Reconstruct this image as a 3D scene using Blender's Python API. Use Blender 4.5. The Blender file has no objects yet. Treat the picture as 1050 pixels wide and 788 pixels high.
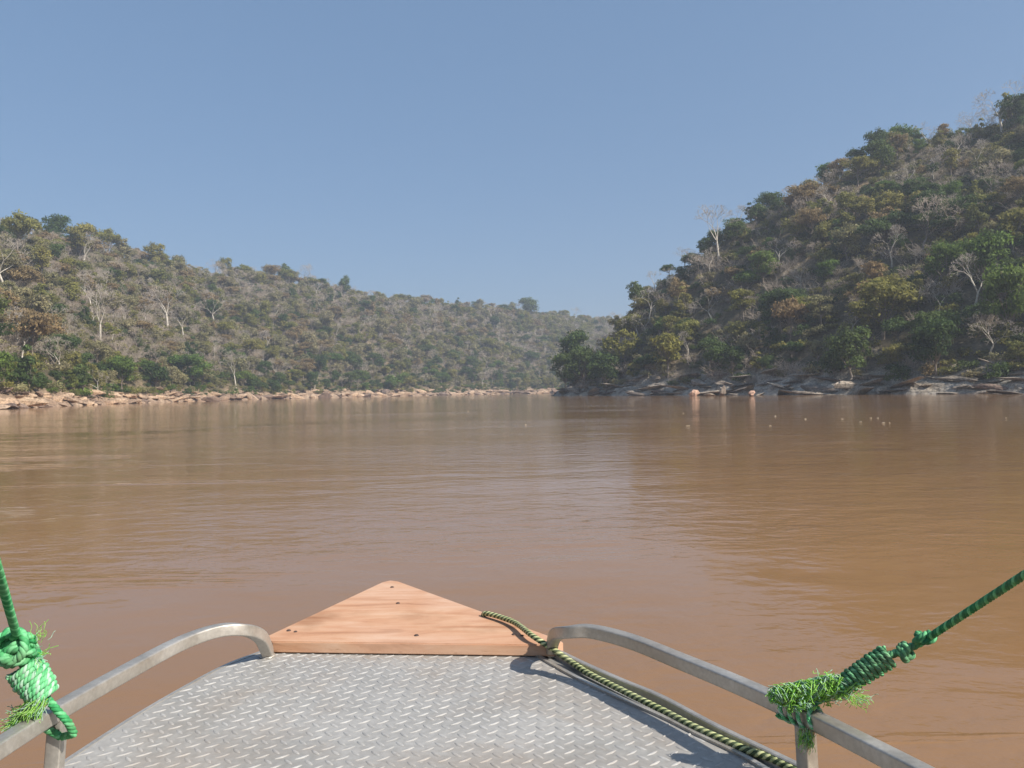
import bpy, bmesh, math, random
import numpy as np
from mathutils import Vector, Matrix, Quaternion, noise
from mathutils.bvhtree import BVHTree

# ------------------------------------------------------------------ camera, world, sun, exposure
S = bpy.context.scene
C = S.collection
cd = bpy.data.cameras.new('camera'); cam = bpy.data.objects.new('camera', cd); C.objects.link(cam)
cam.location = (0, 0, 1.6)
cam.matrix_world = Matrix.Translation((0, 0, 1.6)) @ Matrix.Rotation(math.radians(90.57), 4, 'X') @ Matrix.Rotation(math.radians(-0.945), 4, 'Z')
cd.sensor_width = 36; cd.lens = 27.05; cd.clip_start = 0.05; cd.clip_end = 9000
S.camera = cam
SUN_DIR = Vector((0.66, -0.40, 0.66)).normalized()      # towards the sun
sun_el = math.asin(SUN_DIR.z); sun_az = math.atan2(SUN_DIR.x, SUN_DIR.y)
w = bpy.data.worlds.new('World'); S.world = w; w.use_nodes = True
nt = w.node_tree; bg = nt.nodes['Background']
sky = nt.nodes.new('ShaderNodeTexSky'); sky.sky_type = 'NISHITA'; sky.sun_disc = False
sky.sun_elevation = sun_el; sky.sun_rotation = sun_az
sky.altitude = 200; sky.air_density = 1.0; sky.dust_density = 1.6; sky.ozone_density = 1.6
hs = nt.nodes.new('ShaderNodeHueSaturation'); hs.inputs['Saturation'].default_value = 1.0
nt.links.new(sky.outputs[0], hs.inputs['Color']); mxs = nt.nodes.new('ShaderNodeMix'); mxs.data_type = 'RGBA'; mxs.inputs[0].default_value = .55; mxs.inputs[7].default_value = (1.25, 2.30, 3.95, 1)   # flat blue mixed into the sky colour evens it out
nt.links.new(hs.outputs[0], mxs.inputs[6]); nt.links.new(mxs.outputs[2], bg.inputs['Color'])
bg.inputs['Strength'].default_value = 0.094
ld = bpy.data.lights.new('sun', 'SUN'); ld.energy = 4.8; ld.angle = math.radians(0.6); ld.color = (1, 0.93, 0.83)
sun = bpy.data.objects.new('sun', ld); C.objects.link(sun)
sun.rotation_euler = SUN_DIR.to_track_quat('Z', 'Y').to_euler(); sun.location = (40, -30, 60)
S.view_settings.view_transform = 'Standard'; S.view_settings.look = 'None'
S.view_settings.exposure = 0.55; S.view_settings.gamma = 1.0
S.render.engine = 'CYCLES'
S.cycles.use_denoising = True
S.cycles.max_bounces = 6; S.cycles.diffuse_bounces = 2; S.cycles.glossy_bounces = 2
S.cycles.transmission_bounces = 2; S.cycles.volume_bounces = 0; S.cycles.transparent_max_bounces = 4
S.cycles.caustics_reflective = False; S.cycles.caustics_refractive = False

rng = np.random.default_rng(7); random.seed(7)

# ------------------------------------------------------------------ helpers
def tag(o, label=None, cat=None, group=None, kind=None):
    if label: o['label'] = label
    if cat: o['category'] = cat
    if group: o['group'] = group
    if kind: o['kind'] = kind
    return o

def link(name, me, mat=None, parent=None, smooth=False):
    o = bpy.data.objects.new(name, me); C.objects.link(o)
    if mat: me.materials.clear(); me.materials.append(mat)
    if parent: o.parent = parent
    if smooth and len(me.polygons): me.polygons.foreach_set('use_smooth', [True] * len(me.polygons))
    return o

def mesh_np(name, V, F):
    """V (n,3), F (m,k) arrays, all faces the same k"""
    me = bpy.data.meshes.new(name)
    V = np.asarray(V, np.float32); F = np.asarray(F, np.int32); m, k = F.shape
    me.vertices.add(len(V)); me.vertices.foreach_set('co', V.ravel())
    me.loops.add(m * k); me.loops.foreach_set('vertex_index', F.ravel())
    me.polygons.add(m); me.polygons.foreach_set('loop_start', np.arange(m, dtype=np.int32) * k)
    me.update(calc_edges=True); me.validate()
    return me

def empty(name, loc=(0, 0, 0)):
    o = bpy.data.objects.new(name, None); C.objects.link(o); o.location = loc; o.empty_display_size = .2
    return o

def newmat(name):
    m = bpy.data.materials.new(name); m.use_nodes = True
    n = m.node_tree; b = n.nodes['Principled BSDF']
    return m, n, b
def N(n, t, **kw):
    x = n.nodes.new(t)
    for k, v in kw.items():
        if k.startswith('_'): setattr(x, k[1:], v)
        else: x.inputs[k.replace('__', ' ')].default_value = v
    return x
def ramp(n, fac, stops, interp='LINEAR'):
    r = n.nodes.new('ShaderNodeValToRGB'); r.color_ramp.interpolation = interp
    e = r.color_ramp.elements
    while len(e) < len(stops): e.new(0.5)
    for i, (p, c) in enumerate(stops):
        e[i].position = p; e[i].color = (*c, 1) if len(c) == 3 else c
    n.links.new(fac, r.inputs[0]); return r
def mixc(n, fac, a, b, mode='MIX'):
    x = n.nodes.new('ShaderNodeMix'); x.data_type = 'RGBA'; x.blend_type = mode
    for s, v in ((0, fac), (6, a), (7, b)):
        if hasattr(v, 'is_linked') or hasattr(v, 'links'): n.links.new(v, x.inputs[s])
        else: x.inputs[s].default_value = v if s == 0 else (*v, 1)
    return x.outputs[2]
def math_(n, op, a, b=0.0, c=None):
    x = n.nodes.new('ShaderNodeMath'); x.operation = op
    for i, v in enumerate((a, b, c)):
        if v is None: continue
        if hasattr(v, 'links'): n.links.new(v, x.inputs[i])
        else: x.inputs[i].default_value = v
    return x.outputs[0]
def g(v): return (v, v, v)

# ------------------------------------------------------------------ materials
def leaf_mat(name, cols, trans=0.40):
    m, n, b = newmat(name)
    oi = N(n, 'ShaderNodeObjectInfo'); at = N(n, 'ShaderNodeAttribute', _attribute_name='v')
    r = ramp(n, oi.outputs['Random'], [(i / (len(cols) - 1), c) for i, c in enumerate(cols)])
    k = math_(n, 'MULTIPLY_ADD', at.outputs['Fac'], 1.2, 0.5)
    col = n.nodes.new('ShaderNodeVectorMath'); col.operation = 'SCALE'
    n.links.new(r.outputs[0], col.inputs[0]); n.links.new(k, col.inputs['Scale'])
    n.links.new(col.outputs[0], b.inputs['Base Color'])
    b.inputs['Roughness'].default_value = 0.65; b.inputs['Specular IOR Level'].default_value = 0.2
    tr = N(n, 'ShaderNodeBsdfTranslucent'); n.links.new(col.outputs[0], tr.inputs[0])
    mx = N(n, 'ShaderNodeMixShader', Fac=trans)
    n.links.new(b.outputs[0], mx.inputs[1]); n.links.new(tr.outputs[0], mx.inputs[2])
    n.links.new(mx.outputs[0], n.nodes['Material Output'].inputs['Surface'])
    return m
LEAF = {
 'dark green':   leaf_mat('leaf_dark_green',   [(.055, .088, .024), (.080, .120, .034), (.100, .135, .036)]),
 'olive green':  leaf_mat('leaf_olive',        [(.200, .200, .052), (.250, .225, .066), (.165, .180, .052)]),
 'yellow green': leaf_mat('leaf_yellow_green', [(.210, .215, .045), (.250, .225, .060), (.160, .190, .045)], .45),
 'bright green': leaf_mat('leaf_bright_green', [(.105, .170, .034), (.15, .205, .044)], .45),
 'grey green':   leaf_mat('leaf_grey_green',   [(.245, .230, .110), (.285, .250, .135), (.210, .205, .092)]),
 'russet brown': leaf_mat('leaf_russet',       [(.25, .175, .085), (.26, .195, .095), (.30, .22, .11)]),
}
def bark_mat(name, c1, c2):
    m, n, b = newmat(name)
    tc = N(n, 'ShaderNodeTexCoord'); no = N(n, 'ShaderNodeTexNoise', Scale=2.5, Detail=4)
    n.links.new(tc.outputs['Object'], no.inputs['Vector'])
    r = ramp(n, no.outputs['Fac'], [(.35, c1), (.65, c2)])
    n.links.new(r.outputs[0], b.inputs['Base Color']); b.inputs['Roughness'].default_value = .85
    return m
BARK = bark_mat('bark_grey', (.14, .11, .085), (.26, .22, .18))
BARKP = bark_mat('bark_pale', (.38, .34, .28), (.62, .57, .48))
TWIG = bark_mat('twig_mauve', (.36, .295, .235), (.50, .42, .34))
TWIGP = bark_mat('twig_pale', (.38, .33, .28), (.52, .46, .39))

def rock_nodes(n, vec, pale, mid, dark):
    n1 = N(n, 'ShaderNodeTexNoise', Scale=.35, Detail=6, Roughness=.65); n.links.new(vec, n1.inputs['Vector'])
    r = ramp(n, n1.outputs['Fac'], [(.30, dark), (.46, mid), (.62, pale)])
    n2 = N(n, 'ShaderNodeTexNoise', Scale=3.0, Detail=5); n.links.new(vec, n2.inputs['Vector'])
    r2 = ramp(n, n2.outputs['Fac'], [(.3, g(.38)), (.6, g(1.15))])
    return mixc(n, 1.0, r.outputs[0], r2.outputs[0], 'MULTIPLY')
def rock_mat(name, pale, mid, dark):
    m, n, b = newmat(name)
    ge = N(n, 'ShaderNodeNewGeometry'); oi = N(n, 'ShaderNodeObjectInfo')
    c = rock_nodes(n, ge.outputs['Position'], pale, mid, dark)
    rr = ramp(n, oi.outputs['Random'], [(0, (.55, .50, .48)), (.35, g(.95)), (1, (1.15, 1.1, 1.02))])
    n.links.new(mixc(n, 1.0, c, rr.outputs[0], 'MULTIPLY'), b.inputs['Base Color'])
    b.inputs['Roughness'].default_value = .9
    bp = N(n, 'ShaderNodeBump', Strength=.6, Distance=.15); no = N(n, 'ShaderNodeTexNoise', Scale=4, Detail=6)
    n.links.new(ge.outputs['Position'], no.inputs['Vector']); n.links.new(no.outputs['Fac'], bp.inputs['Height'])
    n.links.new(bp.outputs[0], b.inputs['Normal'])
    return m
ROCK_TAN = rock_mat('rock_tan', (.50, .37, .26), (.40, .28, .19), (.20, .14, .11))
ROCK_GREY = rock_mat('rock_grey', (.40, .35, .29), (.27, .225, .18), (.10, .085, .075))
ROCK_PINK = rock_mat('rock_pink', (.62, .42, .31), (.52, .33, .24), (.33, .22, .17))
def terrain_mat(name, pale, mid, dark):
    m, n, b = newmat(name)
    ge = N(n, 'ShaderNodeNewGeometry'); at = N(n, 'ShaderNodeAttribute', _attribute_name='rock')
    P = ge.outputs['Position']
    rk = rock_nodes(n, P, pale, mid, dark)
    so = N(n, 'ShaderNodeTexNoise', Scale=.06, Detail=8, Roughness=.7); n.links.new(P, so.inputs['Vector'])
    sr = ramp(n, so.outputs['Fac'], [(.35, (.075, .065, .038)), (.54, (.13, .105, .062)), (.70, (.30, .22, .14))])
    fi = N(n, 'ShaderNodeTexNoise', Scale=1.6, Detail=6); n.links.new(P, fi.inputs['Vector'])
    fr = ramp(n, fi.outputs['Fac'], [(.3, g(.55)), (.7, g(1.2))])
    soil = mixc(n, 1.0, sr.outputs[0], fr.outputs[0], 'MULTIPLY')
    n.links.new(mixc(n, at.outputs['Fac'], soil, rk), b.inputs['Base Color'])
    b.inputs['Roughness'].default_value = .95; b.inputs['Specular IOR Level'].default_value = .15
    bp = N(n, 'ShaderNodeBump', Strength=.7, Distance=.3); n.links.new(fi.outputs['Fac'], bp.inputs['Height'])
    n.links.new(bp.outputs[0], b.inputs['Normal'])
    return m

def metal_mat(name, c1, c2, met, ro, scale=8, dirt=0):
    m, n, b = newmat(name)
    tc = N(n, 'ShaderNodeTexCoord')
    n1 = N(n, 'ShaderNodeTexNoise', Scale=scale, Detail=6, Roughness=.6); n.links.new(tc.outputs['Object'], n1.inputs['Vector'])
    n2 = N(n, 'ShaderNodeTexNoise', Scale=scale * 12, Detail=3); n.links.new(tc.outputs['Object'], n2.inputs['Vector'])
    r = ramp(n, n1.outputs['Fac'], [(.35, c1), (.65, c2)])
    r2 = ramp(n, n2.outputs['Fac'], [(.35, g(.88)), (.7, g(1.06))])
    n.links.new(mixc(n, 1.0, r.outputs[0], r2.outputs[0], 'MULTIPLY'), b.inputs['Base Color'])
    rr = ramp(n, n1.outputs['Fac'], [(.3, g(ro - .08)), (.7, g(ro + .1))]); n.links.new(rr.outputs[0], b.inputs['Roughness'])
    b.inputs['Metallic'].default_value = met
    if dirt:
        n3 = N(n, 'ShaderNodeTexNoise', Scale=2.2, Detail=9, Roughness=.72, Distortion=.6); n.links.new(tc.outputs['Object'], n3.inputs['Vector'])
        r3 = ramp(n, n3.outputs['Fac'], [(.46, g(0)), (.62, g(dirt))])
        src = b.inputs['Base Color'].links[0].from_socket
        n.links.new(mixc(n, r3.outputs[0], src, (.30, .22, .15)), b.inputs['Base Color'])
        n4 = N(n, 'ShaderNodeTexVoronoi', Scale=26); n4.feature = 'F1'; n.links.new(tc.outputs['Object'], n4.inputs['Vector'])
        r4 = ramp(n, n4.outputs['Distance'], [(.05, g(.5)), (.10, g(0))])
        src = b.inputs['Base Color'].links[0].from_socket
        n.links.new(mixc(n, r4.outputs[0], src, (.55, .52, .46)), b.inputs['Base Color'])
    return m
DECK = metal_mat('tread_plate', (.365, .352, .325), (.42, .408, .385), .22, .60, 5, .32)
LUG = metal_mat('worn_lug', (.39, .38, .36), (.49, .48, .46), .10, .62, 8, .35)
ALU = metal_mat('rail_aluminium', (.44, .41, .36), (.58, .55, .50), .6, .45, 9, .30)
HULL = metal_mat('hull_aluminium', (.42, .41, .39), (.52, .51, .49), .6, .5, 3)

def wood_mat():
    m, n, b = newmat('worn_board')
    tc = N(n, 'ShaderNodeTexCoord'); mp = N(n, 'ShaderNodeMapping'); mp.inputs['Scale'].default_value = (1.6, 8, 8)
    mp.inputs['Rotation'].default_value = (0, 0, math.radians(4))
    n.links.new(tc.outputs['Object'], mp.inputs['Vector'])
    n1 = N(n, 'ShaderNodeTexNoise', Scale=2.2, Detail=8, Roughness=.6, Distortion=.8); n.links.new(mp.outputs[0], n1.inputs['Vector'])
    r = ramp(n, n1.outputs['Fac'], [(.25, (.40, .21, .12)), (.45, (.55, .31, .19)), (.62, (.60, .375, .245)), (.8, (.66, .46, .33))])
    n2 = N(n, 'ShaderNodeTexNoise', Scale=3.5, Detail=4); n.links.new(tc.outputs['Object'], n2.inputs['Vector'])
    r2 = ramp(n, n2.outputs['Fac'], [(.32, (.70, .64, .58)), (.45, (.96, .93, .9)), (.62, (1.02, 1.08, 1.16))])
    c = mixc(n, 1.0, r.outputs[0], r2.outputs[0], 'MULTIPLY')
    mp3 = N(n, 'ShaderNodeMapping'); mp3.inputs['Scale'].default_value = (3, 40, 40); n.links.new(tc.outputs['Object'], mp3.inputs['Vector'])
    n3 = N(n, 'ShaderNodeTexNoise', Scale=4, Detail=5, Roughness=.8); n.links.new(mp3.outputs[0], n3.inputs['Vector'])
    r3 = ramp(n, n3.outputs['Fac'], [(.30, (.42, .32, .26)), (.40, g(1.0))])
    n.links.new(mixc(n, .75, c, r3.outputs[0], 'MULTIPLY'), b.inputs['Base Color'])
    b.inputs['Roughness'].default_value = .75; b.inputs['Specular IOR Level'].default_value = .25
    bp = N(n, 'ShaderNodeBump', Strength=.5, Distance=.004); n.links.new(n1.outputs['Fac'], bp.inputs['Height']); n.links.new(bp.outputs[0], b.inputs['Normal'])
    return m
WOOD = wood_mat()
def rope_mat(name, c1, c2, trans=0.0):
    m, n, b = newmat(name)
    tc = N(n, 'ShaderNodeTexCoord'); no = N(n, 'ShaderNodeTexNoise', Scale=90, Detail=4)
    n.links.new(tc.outputs['Object'], no.inputs['Vector'])
    r = ramp(n, no.outputs['Fac'], [(.35, c1), (.65, c2)])
    n2 = N(n, 'ShaderNodeTexNoise', Scale=14, Detail=3); n.links.new(tc.outputs['Object'], n2.inputs['Vector'])
    r2 = ramp(n, n2.outputs['Fac'], [(.4, g(0)), (.7, g(.35))]); r = n.nodes.new('ShaderNodeMix') if False else r
    cc = mixc(n, r2.outputs[0], r.outputs[0], (.34, .34, .24)); n.links.new(cc, b.inputs['Base Color']); b.inputs['Roughness'].default_value = .85; b.inputs['Specular IOR Level'].default_value = .2
    bp = N(n, 'ShaderNodeBump', Strength=.5, Distance=.001); n.links.new(no.outputs['Fac'], bp.inputs['Height']); n.links.new(bp.outputs[0], b.inputs['Normal'])
    if trans:
        tr = N(n, 'ShaderNodeBsdfTranslucent'); n.links.new(r.outputs[0], tr.inputs[0])
        mx = N(n, 'ShaderNodeMixShader', Fac=trans); n.links.new(b.outputs[0], mx.inputs[1]); n.links.new(tr.outputs[0], mx.inputs[2])
        n.links.new(mx.outputs[0], n.nodes['Material Output'].inputs['Surface'])
    return m
R_DARK = rope_mat('rope_dark_green', (.018, .14, .06), (.045, .26, .11))
R_MID = rope_mat('rope_mid_green', (.08, .38, .15), (.20, .58, .28))
R_LEFT = rope_mat('rope_left_green', (.03, .24, .08), (.07, .38, .14))
R_FRAY = rope_mat('frayed_fibre', (.36, .80, .08), (.68, 1.0, .36), .5)
R_PALE = rope_mat('pale_fibre', (.42, .72, .50), (.65, .88, .72), .3)
M_DK = rope_mat('mooring_dark', (.035, .055, .028), (.08, .12, .055))
M_YE = rope_mat('mooring_yellow', (.42, .46, .20), (.60, .62, .34))
M_GR = rope_mat('mooring_green', (.10, .22, .08), (.20, .36, .14))

# ------------------------------------------------------------------ terrain: two banks ruled between shoreline and ridge
def resample(pts, step):
    pts = np.array(pts, float); seg = np.linalg.norm(np.diff(pts[:, :2], axis=0), axis=1); s = np.concatenate([[0], np.cumsum(seg)])
    n = int(s[-1] / step); return s, np.linspace(0, s[-1], n + 1)
def smooth_interp(s, P, q):
    """Catmull-Rom-like: linear then box smoothed"""
    out = np.stack([np.interp(q, s, P[:, i]) for i in range(P.shape[1])], 1)
    k = 9; ker = np.ones(k) / k
    pad = np.pad(out, ((k // 2, k // 2), (0, 0)), mode='edge')
    return np.stack([np.convolve(pad[:, i], ker, 'valid') for i in range(P.shape[1])], 1)

LEFT_SH = [(-60,-260),(-66,-80),(-77,30),(-85,95),(-90,135),(-107,205),(-116,290),(-104,370),(-71,450),(-17,520),(25,560),(110,600),(280,640)]
LEFT_CR = [(-190,-270,58),(-200,-80,60),(-205,60,60),(-203,150,62),(-200,210,63),(-196,300,63),(-206,385,73),(-196,475,76),(-156,545,81),(-98,620,73),(-23,705,75),(75,780,70),(270,850,74)]
RIGHT_SH = [(130,-260),(125,-80),(118,0),(108,50),(96,90),(80,120),(60,150),(42,185),(28,215),(16,246),(13,258),(18,272),(34,300),(80,345),(180,390),(340,430)]
RIGHT_CR = [(270,-260,80),(265,-80,85),(255,20,90),(240,90,95),(208,165,92),(178,198,84),(148,220,76),(114,238,71),(77,250,52.5),(46,259,32),(37,262,15),(39,264,16),(60,258,28),(110,244,60),(180,240,84),(340,250,90)]

def fbm(x, y, z, o=4): return noise.fractal(Vector((x, y, z)), 1.0, 2.0, o)

def build_bank(name, SH, CR, mat, tmax, seed):
    s, q = resample(SH, 1.6)
    sh = smooth_interp(s, np.array(SH, float), q); cr = smooth_interp(s, np.array(CR, float), q)
    bank = [-5, -2, -.6, 0] + [.6 * i for i in range(1, 19)]          # metres inland
    fr = list(np.linspace(.09, 1, 42)[1:]) + list(np.linspace(1, tmax, 14)[1:])
    V = []; rock = []; W = len(bank) + len(fr)
    for i, (a, c) in enumerate(zip(sh, cr)):
        dx, dy = c[0] - a[0], c[1] - a[1]; L = math.hypot(dx, dy); dx /= L; dy /= L; H = c[2]
        wob = 1.6 * fbm(a[0] * .06 + seed, a[1] * .06, 0)
        t12 = 10.8
        for d in bank + [t12 + (f - .09) / .91 * (L - t12) for f in fr]:
            x, y = a[0] + dx * (d - wob * 1.5), a[1] + dy * (d - wob * 1.5)
            t = d / L
            if d <= 0: z = d * .5 - .05
            else:
                zb = (2.4 if seed < 5 else 3.4) * (1 - math.exp(-d / 3.6))
                if t <= 1: z = zb + (H - 2.4) * (max(0, (d - 5) / (L - 5)) ** 1.05 * (1 + .28 * (1 - t) * t * 2))
                elif tmax < 2: z = H - (t - 1) * L * .45
                else: z = H - (t - 1) * L * .04
                n1 = fbm(x * .25, y * .25, seed); n2 = fbm(x * .9, y * .9, seed + 5)
                k = min(1, d / 2.0)
                if d < 12:
                    zz = z + (.9 * n1 + .45 * n2) * k; q_ = .55
                    zz = math.floor(zz / q_) * q_ + q_ * min(1, ((zz / q_) % 1) ** 3 * 1.0)   # ledges
                    z = max(-.1, zz)
                else: z += .5 * n1 + 2.2 * fbm(x * .02, y * .02, seed)
            V.append((x, y, z))
            rk = 1.0 if d < 7 else max(0, 1 - (d - 7) / 4)
            rk = min(1, max(0, rk + .5 * fbm(x * .2, y * .2, 9) * (1 if 5 < d < 14 else 0)))
            rock.append(rk)
    n = len(sh); F = []
    for i in range(n - 1):
        for j in range(W - 1):
            p = i * W + j; F.append((p, p + 1, p + W + 1, p + W))
    V = np.array(V); F = np.array(F)
    # face up
    a, b, c = V[F[0, 0]], V[F[0, 1]], V[F[0, 2]]
    if np.cross(b - a, c - a)[2] < 0: F = F[:, ::-1]
    me = mesh_np(name, V, F)
    at = me.attributes.new('rock', 'FLOAT', 'POINT'); at.data.foreach_set('value', rock)
    me.materials.append(mat); o = bpy.data.objects.new(name, me); C.objects.link(o)
    me.polygons.foreach_set('use_smooth', [False] * len(me.polygons))
    o['kind'] = 'structure'
    bv = BVHTree.FromPolygons([Vector(v) for v in V], [tuple(int(k) for k in f) for f in F])
    return o, bv, sh, cr
T_L = terrain_mat('bank_left_soil', (.42, .31, .215), (.30, .205, .14), (.13, .095, .075))
T_R = terrain_mat('bank_right_soil', (.46, .41, .34), (.33, .285, .23), (.11, .09, .075))
o1, bvL, shL, crL = build_bank('hill_terrain', LEFT_SH, LEFT_CR, T_L, 3.0, 3.1)
o2, bvR, shR, crR = build_bank('hillside_terrain', RIGHT_SH, RIGHT_CR, T_R, 1.5, 8.4)
# river bed reaching the horizon, and the water above it
m, n, b = newmat('river_bed_silt'); b.inputs['Base Color'].default_value = (.12, .08, .05, 1)
nb = N(n, 'ShaderNodeTexNoise', Scale=.2, Detail=5); rb = ramp(n, nb.outputs['Fac'], [(.3, (.09, .06, .04)), (.7, (.16, .11, .07))]); n.links.new(rb.outputs[0], b.inputs['Base Color'])
X = 4000
link('ground', mesh_np('ground', [(-X,-X,-3),(X,-X,-3),(X,X,-3),(-X,X,-3)], [(0,1,2,3)]), m)['kind'] = 'structure'

def water_mat():
    m, n, b = newmat('muddy_river_water')
    ge = N(n, 'ShaderNodeNewGeometry'); P = ge.outputs['Position']
    def nz(scale, det, sx, sy, rot=0, dist=0, rough=.5):
        mp = N(n, 'ShaderNodeMapping'); mp.inputs['Scale'].default_value = (sx, sy, 1); mp.inputs['Rotation'].default_value = (0, 0, math.radians(rot))
        n.links.new(P, mp.inputs['Vector'])
        t = N(n, 'ShaderNodeTexNoise', Scale=scale, Detail=det, Distortion=dist, Roughness=rough); n.links.new(mp.outputs[0], t.inputs['Vector'])
        return t.outputs['Fac']
    silt = nz(.03, 4, 1, 1.8, 10, .6)
    r = ramp(n, silt, [(.35, (.244, .134, .059)), (.65, (.282, .160, .075))])
    ln = nz(.16, 5, .35, 1.5, 9, 1.0, .6)
    band = ramp(n, ln, [(.485, g(0)), (.495, g(1)), (.500, g(1)), (.510, g(0))])
    pm = ramp(n, nz(.035, 2, 1, 1.4, 30), [(.53, g(0)), (.60, g(.5))])
    br = ramp(n, nz(3.0, 4, .4, 2, 0), [(.45, g(0)), (.60, g(1))])
    foam = math_(n, 'MULTIPLY', math_(n, 'MULTIPLY', band.outputs[0], pm.outputs[0]), br.outputs[0])
    n.links.new(mixc(n, foam, r.outputs[0], (.62, .52, .43)), b.inputs['Base Color'])
    b.inputs['IOR'].default_value = 1.33; b.inputs['Roughness'].default_value = .045
    patch = ramp(n, nz(.055, 5, .45, 1.0, 8, 1.2, .6), [(.42, g(.22)), (.58, g(1.0))])
    streak = ramp(n, nz(.10, 6, .25, 1.6, 6, 1.5, .65), [(.58, g(0)), (.68, g(1.0))])
    swell = nz(.6, 3, .6, 1.0, 12, .4)
    chop = nz(2.8, 5, .62, 1.0, 5, .5)
    fine = nz(8.5, 4, .7, 1.0, -8, .3)
    amp = math_(n, 'ADD', patch.outputs[0], math_(n, 'MULTIPLY', streak.outputs[0], 1.2))
    h = math_(n, 'MULTIPLY', swell, .028)
    h = math_(n, 'MULTIPLY_ADD', math_(n, 'MULTIPLY', chop, amp), .019, h)
    h = math_(n, 'MULTIPLY_ADD', math_(n, 'MULTIPLY', fine, amp), .0065, h)
    bp = N(n, 'ShaderNodeBump', Strength=1.0, Distance=1.0); n.links.new(h, bp.inputs['Height'])
    n.links.new(bp.outputs[0], b.inputs['Normal'])
    return m
WATER = water_mat()
link('river_water', mesh_np('river_water', [(-X,-X,0),(X,-X,0),(X,X,0),(-X,X,0)], [(0,1,2,3)]), WATER)['kind'] = 'structure'

# ------------------------------------------------------------------ haze
def box(name, lo, hi, mat):
    x0, y0, z0 = lo; x1, y1, z1 = hi
    V = [(x0,y0,z0),(x1,y0,z0),(x1,y1,z0),(x0,y1,z0),(x0,y0,z1),(x1,y0,z1),(x1,y1,z1),(x0,y1,z1)]
    F = [(0,3,2,1),(4,5,6,7),(0,1,5,4),(1,2,6,5),(2,3,7,6),(3,0,4,7)]
    return link(name, mesh_np(name, V, F), mat)
HZ = bpy.data.materials.new('haze_air'); HZ.use_nodes = True; HZ.node_tree.nodes.remove(HZ.node_tree.nodes['Principled BSDF'])
pv = N(HZ.node_tree, 'ShaderNodeVolumePrincipled', Density=.00052, Anisotropy=.2); pv.inputs['Color'].default_value = (.80, .88, 1, 1)
HZ.node_tree.links.new(pv.outputs[0], HZ.node_tree.nodes['Material Output'].inputs['Volume'])
hz = box('haze', (-4100, -4100, -4), (4100, 4100, 135), HZ); hz['kind'] = 'stuff'; hz['label'] = 'thin pale blue haze hanging over the river valley'; hz['category'] = 'haze'

# ------------------------------------------------------------------ plant meshes
def tubes(segs, sides=4):
    """segs: list of (p0, p1, r0, r1) -> V,F"""
    segs_ = np.array([(*a, *b, r0, r1) for a, b, r0, r1 in segs], float)
    a = segs_[:, :3]; b_ = segs_[:, 3:6]; d = b_ - a; L = np.linalg.norm(d, axis=1, keepdims=True) + 1e-9; d = d / L
    up = np.where(np.abs(d[:, 2:3]) > .9, np.array([[1., 0, 0]]), np.array([[0, 0, 1.]]))
    u = np.cross(d, up); u /= np.linalg.norm(u, axis=1, keepdims=True); v = np.cross(d, u)
    th = np.arange(sides) * 2 * np.pi / sides
    ring = np.cos(th)[None, :, None] * u[:, None] + np.sin(th)[None, :, None] * v[:, None]
    A = a[:, None] + ring * segs_[:, 6][:, None, None]; B = b_[:, None] + ring * segs_[:, 7][:, None, None]
    V = np.concatenate([A, B], 1).reshape(-1, 3); m_ = len(segs)
    base = (np.arange(m_) * 2 * sides)[:, None]; i = np.arange(sides)[None]; j = (i + 1) % sides
    F = np.stack([base + i, base + j, base + sides + j, base + sides + i], 2).reshape(-1, 4)
    return V, F

def leaves(rg, centres, radii, n, size, squash=.8):
    idx = rg.choice(len(centres), n, p=radii ** 2 / np.sum(radii ** 2))
    d = rg.normal(size=(n, 3)); d /= np.linalg.norm(d, axis=1, keepdims=True)
    low = d[:, 2] < -.35; d[low, 2] *= -1
    r = radii[idx] * np.where(rg.uniform(size=n) < .16, rg.uniform(1.05, 1.5, n), rg.uniform(.5, 1.1, n))
    p = centres[idx] + d * r[:, None] * np.array([1, 1, squash])
    nrm = d + rg.normal(scale=.55, size=(n, 3)); nrm /= np.linalg.norm(nrm, axis=1, keepdims=True)
    t = np.cross(nrm, rg.normal(size=(n, 3))); t /= np.linalg.norm(t, axis=1, keepdims=True); bt = np.cross(nrm, t)
    s = size * rg.uniform(.55, 1.45, n)[:, None]
    V = np.stack([p - t * s, p - bt * s * .45 + nrm * s * .12, p + t * s, p + bt * s * .55 - nrm * s * .1], 1).reshape(-1, 3)
    F = np.arange(n * 4).reshape(n, 4)
    return V, F, rg.uniform(0, 1, len(centres))[idx] * .45 + rg.uniform(0, .55, n)

def leaf_mesh(name, V, F, val):
    me = mesh_np(name, V, F); at = me.attributes.new('v', 'FLOAT', 'FACE'); at.data.foreach_set('value', val.astype(np.float32)); return me

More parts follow.
